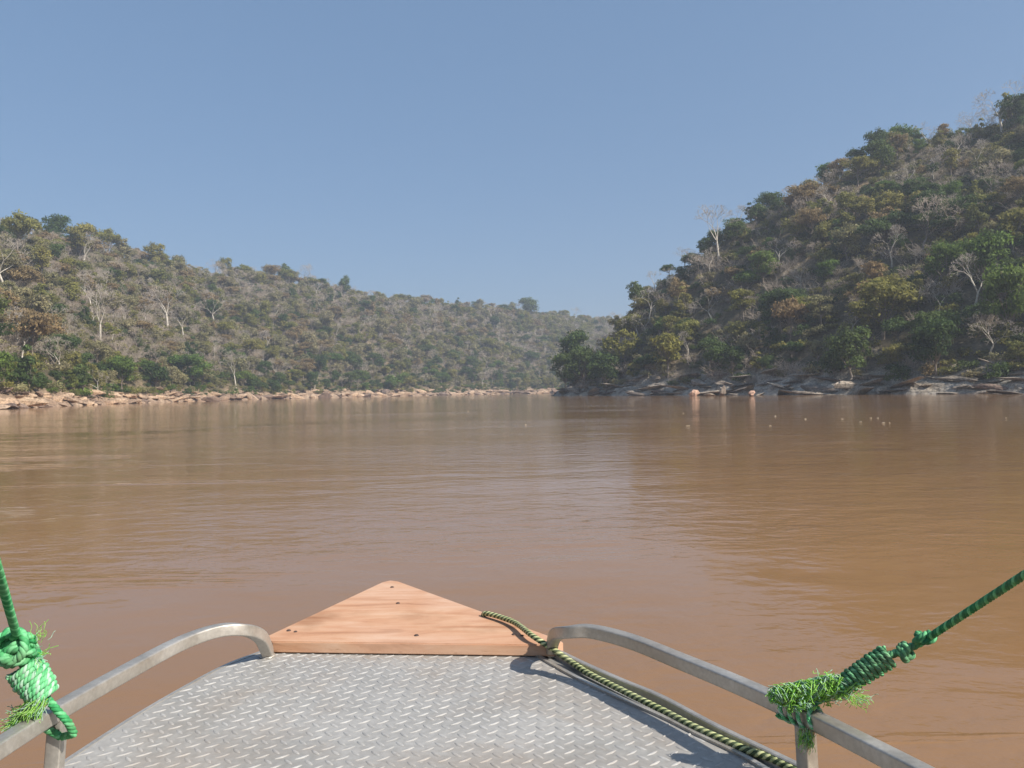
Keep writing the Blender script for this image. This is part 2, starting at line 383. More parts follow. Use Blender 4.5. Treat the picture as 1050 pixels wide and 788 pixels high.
def make_leafy(seed, H, Wd, form, n=2600, size=.26):
    rg = np.random.default_rng(seed)
    nb = {'round': 26, 'spread': 30, 'loose': 22, 'column': 20}[form]
    cz, rz, th = {'round': (.56, .42, .25), 'spread': (.72, .22, .42), 'loose': (.60, .36, .32), 'column': (.52, .46, .15)}[form]
    d = rg.normal(size=(nb, 3)); d /= np.linalg.norm(d, axis=1, keepdims=True); rr = rg.uniform(.2, 1, nb) ** .5
    ctr = d * rr[:, None] * np.array([Wd / 2 * .78, Wd / 2 * .78, H * rz * .8]) + np.array([0, 0, H * cz])
    ctr[:, :2] += rg.normal(scale=Wd * .05, size=(nb, 2))
    rad = rg.uniform(.08, .20, nb) * Wd * {'loose': .85, 'spread': .85}.get(form, 1)
    LV, LF, val = leaves(rg, ctr, rad, n, size, .85 if form != 'spread' else .6)
    segs = []; p = np.zeros(3); lean = rg.normal(scale=.08, size=2); r = .028 * H
    k = 4
    for i in range(k):
        q_ = p + np.array([lean[0] + rg.normal(scale=.05), lean[1] + rg.normal(scale=.05), 1]) * H * th / k
        segs.append((p, q_, r, r * .88)); p = q_; r *= .88
    top = p
    for c_, rd in zip(ctr[:14], rad[:14]):
        mid = top * .5 + c_ * .5 + rg.normal(scale=.25, size=3) - np.array([0, 0, .2])
        segs.append((top - np.array([0, 0, .1]), mid, r * .55, r * .35)); segs.append((mid, c_, r * .35, r * .12))
    TV, TF = tubes(segs, 5)
    return (leaf_mesh('crown', LV, LF, val), mesh_np('trunk', TV, TF))

LEVELS_ = {}
def make_bare(seed, H, spread, depth=6, pale=False, twig=.016):
    rg = np.random.default_rng(seed); T = []; W_ = []; LV = []
    def rec(p, d, L, r, k):
        n_ = 2 if k < 3 else 1
        for i in range(n_):
            q_ = p + d * L / n_
            (T if k < 1 else W_).append((p.copy(), q_, r, max(twig, r * .82))); (LV.append(k) if k >= 1 else None); p = q_; r *= .85
            d = d + rg.normal(scale=.13, size=3); d /= np.linalg.norm(d)
        if k >= depth: return
        nc = rg.integers(2, 4) if k else rg.integers(3, 5)
        if k >= 3: nc = 3
        a0 = rg.uniform(0, 6.28)
        for j in range(nc):
            ang = rg.uniform(.35, .80) * spread; az = a0 + j * 6.283 / nc + rg.normal(scale=.4)
            u = np.cross(d, [0, 0, 1] if abs(d[2]) < .9 else [1, 0, 0]); u /= np.linalg.norm(u); v = np.cross(d, u)
            e = d * math.cos(ang) + (u * math.cos(az) + v * math.sin(az)) * math.sin(ang)
            e[2] += .10; e /= np.linalg.norm(e)
            rec(p.copy(), e, L * rg.uniform(.58, .80), max(twig, r * rg.uniform(.55, .75)), k + 1)
    rec(np.zeros(3), np.array([rg.normal(scale=.1), rg.normal(scale=.1), 1.0]), H * .33, H * .024, 0)
    hmax = max(s_[1][2] for s_ in W_); f = H / hmax
    T = [(a * f, b_ * f, r0, r1) for a, b_, r0, r1 in T]; W_ = [(a * f, b_ * f, r0, r1) for a, b_, r0, r1 in W_]
    TV, TF = tubes(T, 6); WV, WF = tubes(W_, 3)
    bmsh = mesh_np('branches', WV, WF); bmsh['lv'] = 1; LEVELS_[bmsh.name] = np.repeat(np.array([0 if l < 3 else 1 for l in LV]), 3)
    return (bmsh, mesh_np('trunk', TV, TF), np.array([s_[1] for s_ in W_]))

SHAPES = {}
for i, (H, Wd, form, nn) in enumerate([(8.5, 7.5, 'round', 2900), (9.5, 8, 'round', 3000), (7.5, 6.5, 'round', 2300), (8, 9.5, 'spread', 2400), (9, 11, 'spread', 2800), (9, 7, 'loose', 1700), (8, 7.5, 'loose', 1500), (10, 6, 'column', 2400)]):
    SHAPES[(form, i)] = (H, Wd, *make_leafy(100 + i, H, Wd, form, nn))
BARES = []
for i, (H, sp, pale) in enumerate([(9, 1.0, 0), (8, 1.2, 0), (10, .85, 0), (8.5, 1.05, 1), (10, .9, 1), (9, 1.25, 1)]):
    W_, T_, ends = make_bare(300 + i, H, sp, 6, pale)
    W_.materials.append(BARKP if pale else BARK); W_.materials.append(TWIGP if pale else TWIG); W_.polygons.foreach_set('material_index', LEVELS_[W_.name].astype(np.int32)); T_.materials.append(BARKP if pale else BARK)
    BARES.append((H, pale, W_, T_, ends))
# crown meshes for every colour
CROWN = {}
for key, (H, Wd, cm, tm) in SHAPES.items():
    tm.materials.append(BARK)
    for col in LEAF:
        if col == 'yellow green' or True:
            c2 = cm.copy(); c2.materials.append(LEAF[col]); CROWN[(key, col)] = c2
keys = list(SHAPES)

# ------------------------------------------------------------------ where plants stand
cam_inv = cam.matrix_world.inverted(); F_PX = 789.0
def to_px(p):
    c = cam_inv @ Vector(p)
    if c.z > -1: return (-9999, -9999)
    return (525 + F_PX * c.x / -c.z, 394 - F_PX * c.y / -c.z)
def zat(bvs, x, y):
    best = None
    for bv in bvs:
        h = bv.ray_cast(Vector((x, y, 300)), Vector((0, 0, -1)))
        if h[0] is not None and (best is None or h[0].z > best): best = h[0].z
    return best
EYE = Vector((0, 0, 1.6))
def visible(p):
    d = Vector(p) - EYE; L = d.length; d.normalize()
    for bv in (bvL, bvR):
        h = bv.ray_cast(EYE, d, L - 1)
        if h[0] is not None: return False
    return True

class Grid:
    def __init__(s, c): s.c = c; s.d = {}
    def ok(s, x, y, r):
        i, j = int(x // s.c), int(y // s.c)
        for a in (-1, 0, 1):
            for b_ in (-1, 0, 1):
                for (u, v, q_) in s.d.get((i + a, j + b_), ()):
                    if (u - x) ** 2 + (v - y) ** 2 < (r * .5 + q_ * .5) ** 2: return False
        return True
    def add(s, x, y, r): s.d.setdefault((int(x // s.c), int(y // s.c)), []).append((x, y, r))

def scatter(side, count, rmin, rmax, tmax, grid, zmin_d=9):
    if side == 'right': zmin_d *= .92
    sh, cr = (shL, crL) if side == 'left' else (shR, crR); bv = bvL if side == 'left' else bvR
    wl = np.linalg.norm(cr[:, :2] - sh[:, :2], axis=1); seg = np.r_[np.linalg.norm(np.diff(.5 * (sh[:, :2] + cr[:, :2]), axis=0), axis=1), 0]
    p = wl * seg; p /= p.sum(); out = []
    I = rng.choice(len(sh), count, p=p); Tt = rng.uniform(0, tmax, count); Rr = rng.uniform(rmin, rmax, count)
    for i, t, r in zip(I, Tt, Rr):
        L = wl[i]; d = zmin_d + t * (L - zmin_d)
        e = (cr[i, :2] - sh[i, :2]) / L; x, y = sh[i, :2] + e * d + rng.uniform(-.8, .8, 2)
        px = to_px((x, y, 30))[0]
        if px < -480 or px > 1560: continue
        if not grid.ok(x, y, r): continue
        z = zat([bvL if side == 'left' else bvR], x, y)
        if z is None: continue
        oth = zat([bvR if side == 'left' else bvL], x, y)
        if oth is not None and oth > z: continue
        if not visible((x, y, z + 6.5)): continue
        grid.add(x, y, r); out.append((x, y, z, t))
    return out
gl, gr_ = Grid(9), Grid(9)

# ---- particular trees of the photograph: (side, X, Y, shape, colour, height scale, width scale, rot, label)
RD, RM, RS, SP_, SW, LO, LS, CO = ('round', 0), ('round', 1), ('round', 2), ('spread', 3), ('spread', 4), ('loose', 5), ('loose', 6), ('column', 7)
HEROES = [  # base pixel, height and width in pixels on the hillside it stands on
 ('left', 5, 298, 56, 62, 'bare', 5, '', 'thick-limbed pale leafless tree high on the left hill, cut by the picture edge'),
 ('left', 103, 352, 62, 36, 'bare', 4, '', 'tall forked white-trunked leafless tree midway up the left hill'),
 ('left', 61, 386, 42, 34, 'bare', 3, '', 'slanting pale leafless tree low on the left hill above the rocks'),
 ('left', 22, 370, 52, 36, 'bare', 3, '', 'branching pale leafless tree standing in front of the russet crown at far left'),
 ('left', 242, 398, 40, 20, 'bare', 4, '', 'thin white leaning trunk just above the pale rocks of the left shore'),
 ('left', 172, 336, 44, 36, 'bare', 4, '', 'upswept white-limbed tree in the mauve patch of the left hill'),
 ('left', 220, 334, 36, 32, 'bare', 5, '', 'small wide pale leafless tree right of the upswept white-limbed one'),
 ('left', 188, 346, 34, 24, 'bare', 3, '', 'narrow pale leafless tree below the upswept white-limbed one'),
 ('left', 140, 364, 32, 28, 'bare', 1, '', 'grey leafless tree between the forked white trunk and the green shore bushes'),
 ('left', 85, 272, 34, 28, 'bare', 4, '', 'slim pale trunks standing below the olive crowns of the left skyline'),
 ('left', 18, 266, 50, 48, 'leafy', SP_, 'olive green', 'broad olive crown on the left skyline at the picture corner of the hill'),
 ('left', 52, 252, 26, 20, 'leafy', RS, 'dark green', 'small dark green round tree on the left skyline between two olive crowns'),
 ('left', 81, 268, 42, 38, 'leafy', RD, 'olive green', 'large domed olive tree on the left skyline right of the dark round one'),
 ('left', 110, 262, 28, 34, 'leafy', SP_, 'yellow green', 'flat yellowish crown on the left skyline right of the domed olive tree'),
 ('left', 158, 268, 20, 26, 'leafy', RM, 'olive green', 'rounded olive tree rising from the left skyline beside the mauve twigs'),
 ('left', 35, 378, 62, 66, 'leafy', SW, 'russet brown', 'huge spreading russet crowned tree low at the far left of the hill'),
 ('left', 73, 402, 26, 18, 'leafy', CO, 'yellow green', 'small bright yellowish bushy tree standing right behind the left shore rocks'),
 ('left', 2, 404, 48, 36, 'leafy', RD, 'bright green', 'bright green round tree at the left picture edge above the rocks'),
 ('left', 125, 401, 38, 40, 'leafy', RM, 'bright green', 'bright green bushy tree above the left shore, left of a dark gap'),
 ('left', 195, 399, 38, 46, 'leafy', RD, 'bright green', 'wide bright green tree above the left shore right of the dark gap'),
 ('left', 160, 400, 30, 34, 'leafy', RS, 'dark green', 'dark green low tree between two bright green ones on the left shore'),
 ('left', 353, 297, 16, 14, 'leafy', RS, 'dark green', 'small dark tree standing out on the middle of the left skyline'),
 ('left', 292, 284, 15, 16, 'leafy', RS, 'dark green', 'small dark rounded tree on the left skyline, left of the mauve crown'),
 ('left', 315, 288, 18, 22, 'bare', 1, '', 'mauve twiggy leafless crown breaking the left skyline'),
 ('left', 543, 322, 18, 26, 'leafy', RD, 'dark green', 'dark broad tree on the far skyline just left of the river bend'),
 ('left', 401, 401, 18, 22, 'leafy', RS, 'bright green', 'bright green bush-like tree on the left shore midway to the bend'),
 ('right', 902, 182, 40, 36, 'leafy', RD, 'dark green', 'dark round dense tree standing alone on the right skyline'),
 ('right', 1042, 138, 46, 30, 'leafy', CO, 'dark green', 'dark green tree at the top right picture corner of the hill'),
 ('right', 1028, 140, 58, 62, 'bare', 5, '', 'wide leafless crown on the right skyline beside the corner green tree'),
 ('right', 737, 266, 58, 38, 'bare', 4, '', 'tall pale leafless tree on the right skyline above the low shoulder'),
 ('right', 776, 230, 24, 22, 'leafy', RS, 'dark green', 'left one of two small dark trees on the right skyline'),
 ('right', 797, 222, 20, 18, 'leafy', RS, 'dark green', 'right one of two small dark trees on the right skyline'),
 ('right', 731, 330, 36, 36, 'bare', 5, '', 'white thick-trunked leafless tree with spreading limbs low on the right hill'),
 ('right', 946, 262, 66, 74, 'bare', 1, '', 'great mauve twiggy leafless crown midway up the right hill'),
 ('right', 915, 274, 44, 34, 'bare', 3, '', 'pale crooked leafless tree left of the great mauve crown'),
 ('right', 1000, 322, 66, 50, 'bare', 3, '', 'pale leafless tree leaning left below the bright green crowns at right'),
 ('right', 905, 348, 66, 80, 'leafy', RM, 'yellow green', 'very wide low yellow-olive crown midway up the right hill'),
 ('right', 1010, 300, 66, 58, 'leafy', RM, 'bright green', 'bright green rounded crown above the leaning pale tree at right'),
 ('right', 1038, 352, 84, 56, 'leafy', RD, 'bright green', 'tall bright green tree at the right picture edge, mid height'),
 ('right', 685, 388, 54, 54, 'leafy', LO, 'yellow green', 'feathery yellow green tree low on the right hill near the point'),
 ('right', 640, 384, 50, 46, 'leafy', LS, 'yellow green', 'pale yellow green thin tree behind the dark trees of the point'),
 ('right', 810, 352, 48, 52, 'leafy', SP_, 'russet brown', 'russet flat crown in the middle of the right hill'),
 ('right', 762, 330, 40, 40, 'leafy', LO, 'yellow green', 'yellowish open crown right of the white thick-trunked tree'),
 ('right', 705, 372, 34, 24, 'bare', 3, '', 'short pale slanting leafless tree right of the feathery yellow green one'),
 ('right', 566, 402, 46, 34, 'leafy', RM, 'bright green', 'green tree overhanging the water at the very tip of the river point'),
 ('right', 580, 403, 44, 34, 'leafy', RD, 'dark green', 'dark tree at the waterline, second from the tip of the point'),
 ('right', 600, 402, 50, 40, 'leafy', RM, 'dark green', 'dark dense tree at the waterline, third from the tip of the point'),
 ('right', 592, 384, 48, 40, 'leafy', RD, 'dark green', 'dark green tree rising behind the waterline trees of the point'),
 ('right', 622, 402, 44, 42, 'leafy', RD, 'dark green', 'dark round tree at the waterline right of the point'),
 ('right', 652, 312, 26, 24, 'leafy', RS, 'dark green', 'dark tree standing out on the descending right skyline'),
 ('right', 875, 392, 60, 54, 'leafy', RM, 'dark green', 'large dark tree over the right shore below the wide yellow-olive crown'),
 ('right', 960, 388, 66, 56, 'leafy', RD, 'dark green', 'large dark tree over the right shore above the rock shelf'),
]
hero_plants = []; hero_box = []
for (side, px, py, hp, wp, kind, k, col, lab) in HEROES:
    bv = bvL if side == 'left' else bvR
    for dy in range(0, 60, 2):
        d = (cam.matrix_world.to_3x3() @ Vector(((px - 525) / 789, -(py + dy - 394) / 789, -1))).normalized()
        h = bv.ray_cast(EYE, d, 3000)
        if h[0] is not None and h[0].z > .4: break
        if h[0] is None and dy == 0 and py > 396:   # at the shoreline: look slightly higher instead
            for up_ in range(1, 14):
                d = (cam.matrix_world.to_3x3() @ Vector(((px - 525) / 789, -(py - up_ - 394) / 789, -1))).normalized(); h = bv.ray_cast(EYE, d, 3000)
                if h[0] is not None and h[0].z > .6: break
            if h[0] is not None: break
    if h[0] is None: print('HERO MISS', lab); continue
    P = h[0]; D = -(cam_inv @ P).z; H = BARES[k][0] if kind == 'bare' else SHAPES[k][0]
    Wd = {0: 6.5, 1: 9, 2: 6, 3: 7, 4: 6.5, 5: 9.5}[k] if kind == 'bare' else SHAPES[k][1] * 1.12
    sz = hp * D / 789 / H; sx = wp * D / 789 / Wd
    sz *= (hp + (dy if dy < 59 else 0)) / hp
    hero_plants.append([P.x, P.y, P.z, kind, k, col or ('pale grey' if k > 2 else 'grey brown'), sz, px * .7, side, .5, (lab, sx)])
    hero_box.append((px - wp * .45, px + wp * .45, py - hp, py - hp * (.15 if kind == 'bare' else .5), math.hypot(P.x, P.y)))
    (gl if side == 'left' else gr_).add(P.x, P.y, 5.0)


plants = []     # x,y,z,kind,mesh key,colour,scale,rotz,side,t
for side, grid, cnt in (('left', gl, 52000), ('right', gr_, 32000)):
    for (x, y, z, t) in scatter(side, cnt, 3.1, 6.3, 1.12, grid, 7.0):
        n1 = .5 + .9 * fbm(x * .018, y * .018, 2, 3); n2 = .5 + .9 * fbm(x * .03 + 40, y * .03, 6, 3); u = rng.uniform()
        low = max(0, 1 - t / .30)
        if side == 'left':
            pb = .36 + .25 * (n1 - .5) - .22 * low
            if u < pb: kind = 'bare'
            else:
                kind = 'leafy'; v = rng.uniform() + (n2 - .5) * .5 - low * .25
                col = 'dark green' if v < .13 else 'bright green' if v < .22 and low > .2 else 'olive green' if v < .42 else 'grey green' if v < .78 else 'yellow green' if v < .86 else 'russet brown'
        else:
            pb = .36 + .35 * (n1 - .5) - .24 * low
            if u < pb: kind = 'bare'
            else:
                kind = 'leafy'; v = rng.uniform() + (n2 - .5) * .6
                col = 'dark green' if v < .30 - (.0 if low > .3 else .06) else 'bright green' if v < .40 else 'olive green' if v < .66 else 'grey green' if v < .82 else 'yellow green' if v < .95 else 'russet brown'
        sc = rng.uniform(.55, 1.2 if side == 'left' else 1.1) * (1.3 if rng.uniform() < .14 else 1) * (1.0 if t > .12 else .9)
        if kind == 'bare':
            k = rng.integers(0, 3) if rng.uniform() < .50 else rng.integers(3, 6); sc *= .95; colr = ('pale grey' if k > 2 else 'grey brown')
            plants.append([x, y, z, 'bare', int(k), colr, sc, rng.uniform(0, 6.28), side, t, None])
        else:
            cands = [k for k in keys if k[0] != 'spread' or rng.uniform() < .35] if col not in ('yellow green', 'russet brown') else [k for k in keys if k[0] in ('spread', 'loose')]
            if col in ('dark green', 'bright green'): cands = [k for k in keys if k[0] != 'loose']
            if col == 'grey green': cands = [k for k in keys if k[0] in ('loose', 'round')]
            k = cands[rng.integers(len(cands))]
            plants.append([x, y, z, 'leafy', k, col, sc, rng.uniform(0, 6.28), side, t, None])

def hides_hero(p):
    H = (BARES[p[4]][0] if p[3] == 'bare' else SHAPES[p[4]][0]) * p[6]; px, py = to_px((p[0], p[1], p[2] + H * .75)); _, pb = to_px((p[0], p[1], p[2])); D = math.hypot(p[0], p[1]); hw = 3.0 * p[6] * 789 / D
    for x0, x1, y0, y1, d in hero_box:
        if D < d - 1 and x0 < px + hw and px - hw < x1 and py < y1 and pb > y0: return True
    return False
plants = [p for p in plants if not hides_hero(p)] + hero_plants
# rank by how large they show
def rank(p):
    H = (BARES[p[4]][0] if p[3] == 'bare' else SHAPES[p[4]][0]) * p[6]
    q_ = to_px((p[0], p[1], p[2] + H * .6)); dist = math.hypot(p[0], p[1])
    inside = -5 < q_[0] < 1055 and q_[1] > 0
    if p[10]: return (9, q_, H)
    return (H * (1.25 if p[3] == 'leafy' else 1) / dist if inside else 0), q_, H
info = [rank(p) for p in plants]
order = sorted(range(len(plants)), key=lambda i: -info[i][0])
n_ind = {'leafy': 0, 'bare': 0}; LIM = {'leafy': 290, 'bare': 190}; chosen = []; mass = []
for i in order:
    k = plants[i][3]
    if info[i][0] > 0 and n_ind[k] < LIM[k] and (plants[i][10] or visible((plants[i][0], plants[i][1], plants[i][2] + info[i][2] * .7))):
        n_ind[k] += 1; chosen.append(i)
    else: mass.append(i)

def inst(name, me, parent, loc=(0, 0, 0)):
    o = bpy.data.objects.new(name, me); C.objects.link(o); o.parent = parent; return o
def place_tree(p):
    x, y, z, kind, k, col, sc, rz = p[:8]
    e = bpy.data.objects.new('bare_tree' if kind == 'bare' else 'leafy_tree', None); C.objects.link(e)
    e.location = (x, y, z - .25); e.rotation_euler = (rng.normal() * .06, rng.normal() * .06, rz)
    if kind == 'bare':
        H, pale, wm, tm, _ = BARES[k]; inst('trunk', tm, e); inst('branches', wm, e)
        wz = sc * rng.uniform(.9, 1.1)
    else:
        H, Wd, cm, tm = SHAPES[k]; inst('trunk', tm, e); inst('crown', CROWN[(k, col)], e)
        wz = sc * rng.uniform(.85, 1.15)
    e.scale = (sc, sc, wz)
    if p[10]: e.scale = (p[10][1], p[10][1], sc)
    return e
FORM = {'round': 'rounded', 'spread': 'flat-topped', 'loose': 'sparse', 'column': 'upright'}
ordn = ['leftmost', 'second from left', 'third from left', 'fourth from left', 'fifth from left', 'sixth from left', 'seventh from left', 'eighth from left', 'ninth from left']
def seg_of(side, px):
    if side == 'left':
        return ('at the left picture edge' if px < 90 else 'left of the lone red boulder gully' if False else 'between left edge and mid left hill' if px < 230 else 'towards the middle of the left hill' if px < 400 else 'at the far end of the left hill')
    return ('at the river point' if px < 640 else 'on the low shoulder above the point' if px < 740 else 'in mid slope stretch' if px < 860 else 'on the tall right part' if px < 960 else 'near the right picture edge')
buckets = {}
objs = []
for i in chosen:
    p = plants[i]; e = place_tree(p); px, py = info[i][1]; t = p[9]
    if p[10]:
        tag(e, p[10][0], 'tree', None); continue
    zone = 'at the shore' if t < .14 else 'low on' if t < .4 else 'midway up' if t < .75 else 'near the top of' if t < .97 else 'on the skyline of'
    size = 'tall' if info[i][2] > 8.3 else 'small' if info[i][2] < 6 else 'medium'
    form = 'spreading leafless' if p[3] == 'bare' and p[4] in (1, 5) else 'leafless' if p[3] == 'bare' else FORM[p[4][0]]
    zz = zone + (' of the ' if zone == 'at the shore' else ' the ') + p[8] + ' hill'
    key = (size, p[5], form, zz, seg_of(p[8], px))
    buckets.setdefault(key, []).append((px, e, p))
for key, L in buckets.items():
    L.sort(key=lambda a: a[0]); size, col, form, zz, sg = key
    for j, (px, e, p) in enumerate(L):
        lab = f'{size} {col} {form} tree {zz}, {sg.split(" hill")[0] if False else sg}'
        if len(L) > 1 and j < len(ordn): lab = f'{ordn[j]} {size} {col} {form} tree {zz}, {sg}'
        ws = lab.split()
        if len(ws) > 16: lab = lab.replace(' picture', '').replace('towards the middle of', 'mid')
        if len(lab.split()) > 16: lab = lab.replace(' the ', ' ', 1)
        while len(lab.split()) > 16: lab = ' '.join(lab.split()[:-1])
        tag(e, lab, 'tree', f"{'leafless' if p[3]=='bare' else 'leafy'} trees on the {p[8]} hillside")

# ---- the rest of the woodland and the undergrowth: one object each, geometry nodes on points
def scatter_object(name, label, cat, protos, pts, idx, rot, scl):
    col = bpy.data.collections.new(name + '_kinds')
    for i, me in enumerate(protos):
        o = bpy.data.objects.new(f'{name}_kind_{i:03d}', me); col.objects.link(o)
    me = bpy.data.meshes.new(name); me.vertices.add(len(pts)); me.vertices.foreach_set('co', np.asarray(pts, np.float32).ravel())
    a = me.attributes.new('idx', 'INT', 'POINT'); a.data.foreach_set('value', np.asarray(idx, np.int32))
    a = me.attributes.new('rot', 'FLOAT_VECTOR', 'POINT'); a.data.foreach_set('vector', np.asarray(rot, np.float32).ravel())
    a = me.attributes.new('scl', 'FLOAT_VECTOR', 'POINT'); a.data.foreach_set('vector', np.asarray(scl, np.float32).ravel())
    o = bpy.data.objects.new(name, me); C.objects.link(o)
    ng = bpy.data.node_groups.new(name, 'GeometryNodeTree')
    ng.interface.new_socket('Geometry', in_out='INPUT', socket_type='NodeSocketGeometry'); ng.interface.new_socket('Geometry', in_out='OUTPUT', socket_type='NodeSocketGeometry')
    gi = ng.nodes.new('NodeGroupInput'); go = ng.nodes.new('NodeGroupOutput')
    ci = ng.nodes.new('GeometryNodeCollectionInfo'); ci.inputs['Collection'].default_value = col
    ci.inputs['Separate Children'].default_value = True; ci.inputs['Reset Children'].default_value = True
    ip = ng.nodes.new('GeometryNodeInstanceOnPoints'); ip.inputs['Pick Instance'].default_value = True
    L = ng.links.new; L(gi.outputs[0], ip.inputs['Points']); L(ci.outputs[0], ip.inputs['Instance']); L(ip.outputs[0], go.inputs[0])
    def att(nm, ty, sock):
        t = ng.nodes.new('GeometryNodeInputNamedAttribute'); t.data_type = ty; t.inputs['Name'].default_value = nm; L(t.outputs[0], sock)
    att('idx', 'INT', ip.inputs['Instance Index']); att('scl', 'FLOAT_VECTOR', ip.inputs['Scale'])
    er = ng.nodes.new('FunctionNodeEulerToRotation'); att('rot', 'FLOAT_VECTOR', er.inputs[0]); L(er.outputs[0], ip.inputs['Rotation'])
    md = o.modifiers.new('scatter', 'NODES'); md.node_group = ng
    return tag(o, label, cat, None, 'stuff')

def join_np(name, parts):
    """parts: (mesh, material) quads meshes -> one mesh with slots, keeps 'v'"""
    Vs, Fs, mi, vv = [], [], [], []; off = 0; mats = []
    for me, mt in parts:
        V = np.empty(len(me.vertices) * 3, np.float32); me.vertices.foreach_get('co', V); V = V.reshape(-1, 3)
        F = np.empty(len(me.loops), np.int32); me.loops.foreach_get('vertex_index', F); F = F.reshape(-1, 4)
        Vs.append(V); Fs.append(F + off); off += len(V)
        if mt not in mats: mats.append(mt)
        mi.append(np.full(len(F), mats.index(mt)))
        if 'v' in me.attributes:
            a = np.empty(len(F), np.float32); me.attributes['v'].data.foreach_get('value', a); vv.append(a)
        else: vv.append(np.full(len(F), .5, np.float32))
    me = mesh_np(name, np.concatenate(Vs), np.concatenate(Fs))
    for mt in mats: me.materials.append(mt)
    me.polygons.foreach_set('material_index', np.concatenate(mi).astype(np.int32))
    at = me.attributes.new('v', 'FLOAT', 'FACE'); at.data.foreach_set('value', np.concatenate(vv))
    return me
PR = []; PI = {}
for key in keys:
    for col in LEAF:
        PI[('leafy', key, col)] = len(PR); PR.append(join_np('wood_kind', [(SHAPES[key][3], BARK), (SHAPES[key][2], LEAF[col])]))
for k, (H, pale, wm, tm, _) in enumerate(BARES):
    PI[('bare', k)] = len(PR); PR.append(join_np('wood_kind', [(tm, BARKP if pale else BARK), (wm, TWIGP if pale else TWIG)])); mi_ = np.r_[np.zeros(len(tm.polygons)), LEVELS_[wm.name]].astype(np.int32); PR[-1].polygons.foreach_set('material_index', mi_)
pts, idx, rot, scl = [], [], [], []
for i in mass:
    p = plants[i]; pts.append((p[0], p[1], p[2] - .25)); idx.append(PI[('bare', p[4])] if p[3] == 'bare' else PI[('leafy', p[4], p[5])])
    rot.append((rng.normal() * .06, rng.normal() * .06, p[7])); scl.append((p[6], p[6], p[6] * rng.uniform(.85, 1.15)))
scatter_object('woodland', 'dense mixed dry woodland covering both river hillsides', 'woodland', PR, pts, idx, rot, scl)

# undergrowth
def make_shrub(seed, n, size):
    rg = np.random.default_rng(seed); nb = 8
    ctr = np.stack([rg.normal(scale=.9, size=nb), rg.normal(scale=.9, size=nb), rg.uniform(.4, 1.6, nb)], 1); rad = rg.uniform(.5, .95, nb)
    return leaf_mesh('shrub', *leaves(rg, ctr, rad, n, size, .85))
def make_brush(seed):
    rg = np.random.default_rng(seed); segs = []
    for _ in range(26):
        b0 = np.r_[rg.normal(scale=.5, size=2), 0]; d = np.r_[rg.normal(scale=.45, size=2), 1]; h = rg.uniform(1.2, 2.8)
        e = b0 + d * h * .6; segs.append((b0, e, .035, .025))
        for _ in range(4):
            f = e + (d + rg.normal(scale=.6, size=3)) * h * .35; segs.append((e, f, .022, .015))
            for _ in range(3): segs.append((f, f + (d * .6 + rg.normal(scale=.7, size=3)) * h * .22, .016, .012))
    return mesh_np('brush', *tubes(segs, 3))
SP = []; scol = ['olive green', 'grey green', 'dark green', 'russet brown', 'bright green']
shr = [make_shrub(500 + i, 420, .20) for i in range(3)]; brs = [make_brush(520 + i) for i in range(3)]
for c_ in scol:
    for s_ in shr: SP.append(join_np('shrub_kind', [(s_, LEAF[c_])]))
for s_ in brs: SP.append(join_np('shrub_kind', [(s_, TWIG)]))
pts, idx, rot, scl = [], [], [], []
gs = Grid(4)
for side, cnt in (('left', 44000), ('right', 26000)):
    for (x, y, z, t) in scatter(side, cnt, 1.4, 2.8, 1.1, gs, 5.5):
        u = rng.uniform(); low = t < .12
        if side == 'left': ci = (0 if u < .3 else 4 if u < .5 else 1 if u < .75 else 2) if low else (0 if u < .26 else 1 if u < .56 else 2 if u < .64 else 3 if u < .74 else 5)
        else: ci = 2 if u < .25 else 0 if u < .58 else 1 if u < .80 else 3 if u < .84 else 5
        pts.append((x, y, z - .3)); idx.append(ci * 3 + rng.integers(3)); s_ = rng.uniform(.6, 1.35)
        rot.append((0, 0, rng.uniform(0, 6.28))); scl.append((s_ * 1.1, s_ * 1.1, s_))
scatter_object('undergrowth', 'low shrubs and dry brush filling the gaps between the hillside trees', 'undergrowth', SP, pts, idx, rot, scl)
print('plants', len(plants), 'individual', n_ind, 'shrubs', len(pts))

# ------------------------------------------------------------------ rocks on the banks
def make_rock(seed, flat=.6):
    rg = np.random.default_rng(seed); bm = bmesh.new()
    for _ in range(15):
        p = rg.normal(size=3); p /= np.linalg.norm(p); p *= rg.uniform(.75, 1.05) * np.array([1, .72, flat]); bm.verts.new(p)
    r = bmesh.ops.convex_hull(bm, input=bm.verts); bmesh.ops.delete(bm, geom=[v for v in bm.verts if not v.link_faces], context='VERTS')
    bmesh.ops.bevel(bm, geom=list(bm.edges), offset=.07, segments=2, profile=.6, affect='EDGES', clamp_overlap=True)
    bmesh.ops.triangulate(bm, faces=bm.faces); bmesh.ops.subdivide_edges(bm, edges=[e for e in bm.edges if e.calc_length() > .25], cuts=1)
    for v in bm.verts:
        c = v.co; v.co += v.co.normalized() * (noise.fractal(c * 1.7 + Vector((seed, 0, 0)), 1, 2, 4) * .09)
    me = bpy.data.meshes.new('boulder'); bm.to_mesh(me); bm.free(); return me
ROCKS = {}
for mname, mt in (('tan', ROCK_TAN), ('grey', ROCK_GREY), ('pink', ROCK_PINK), ('brown', rock_mat('rock_brown', (.24, .17, .13), (.17, .12, .095), (.08, .06, .05)))):
    for i in range(6):
        me = make_rock(900 + i, .55 if i < 4 else .32); me.materials.append(mt); ROCKS[(mname, i)] = me
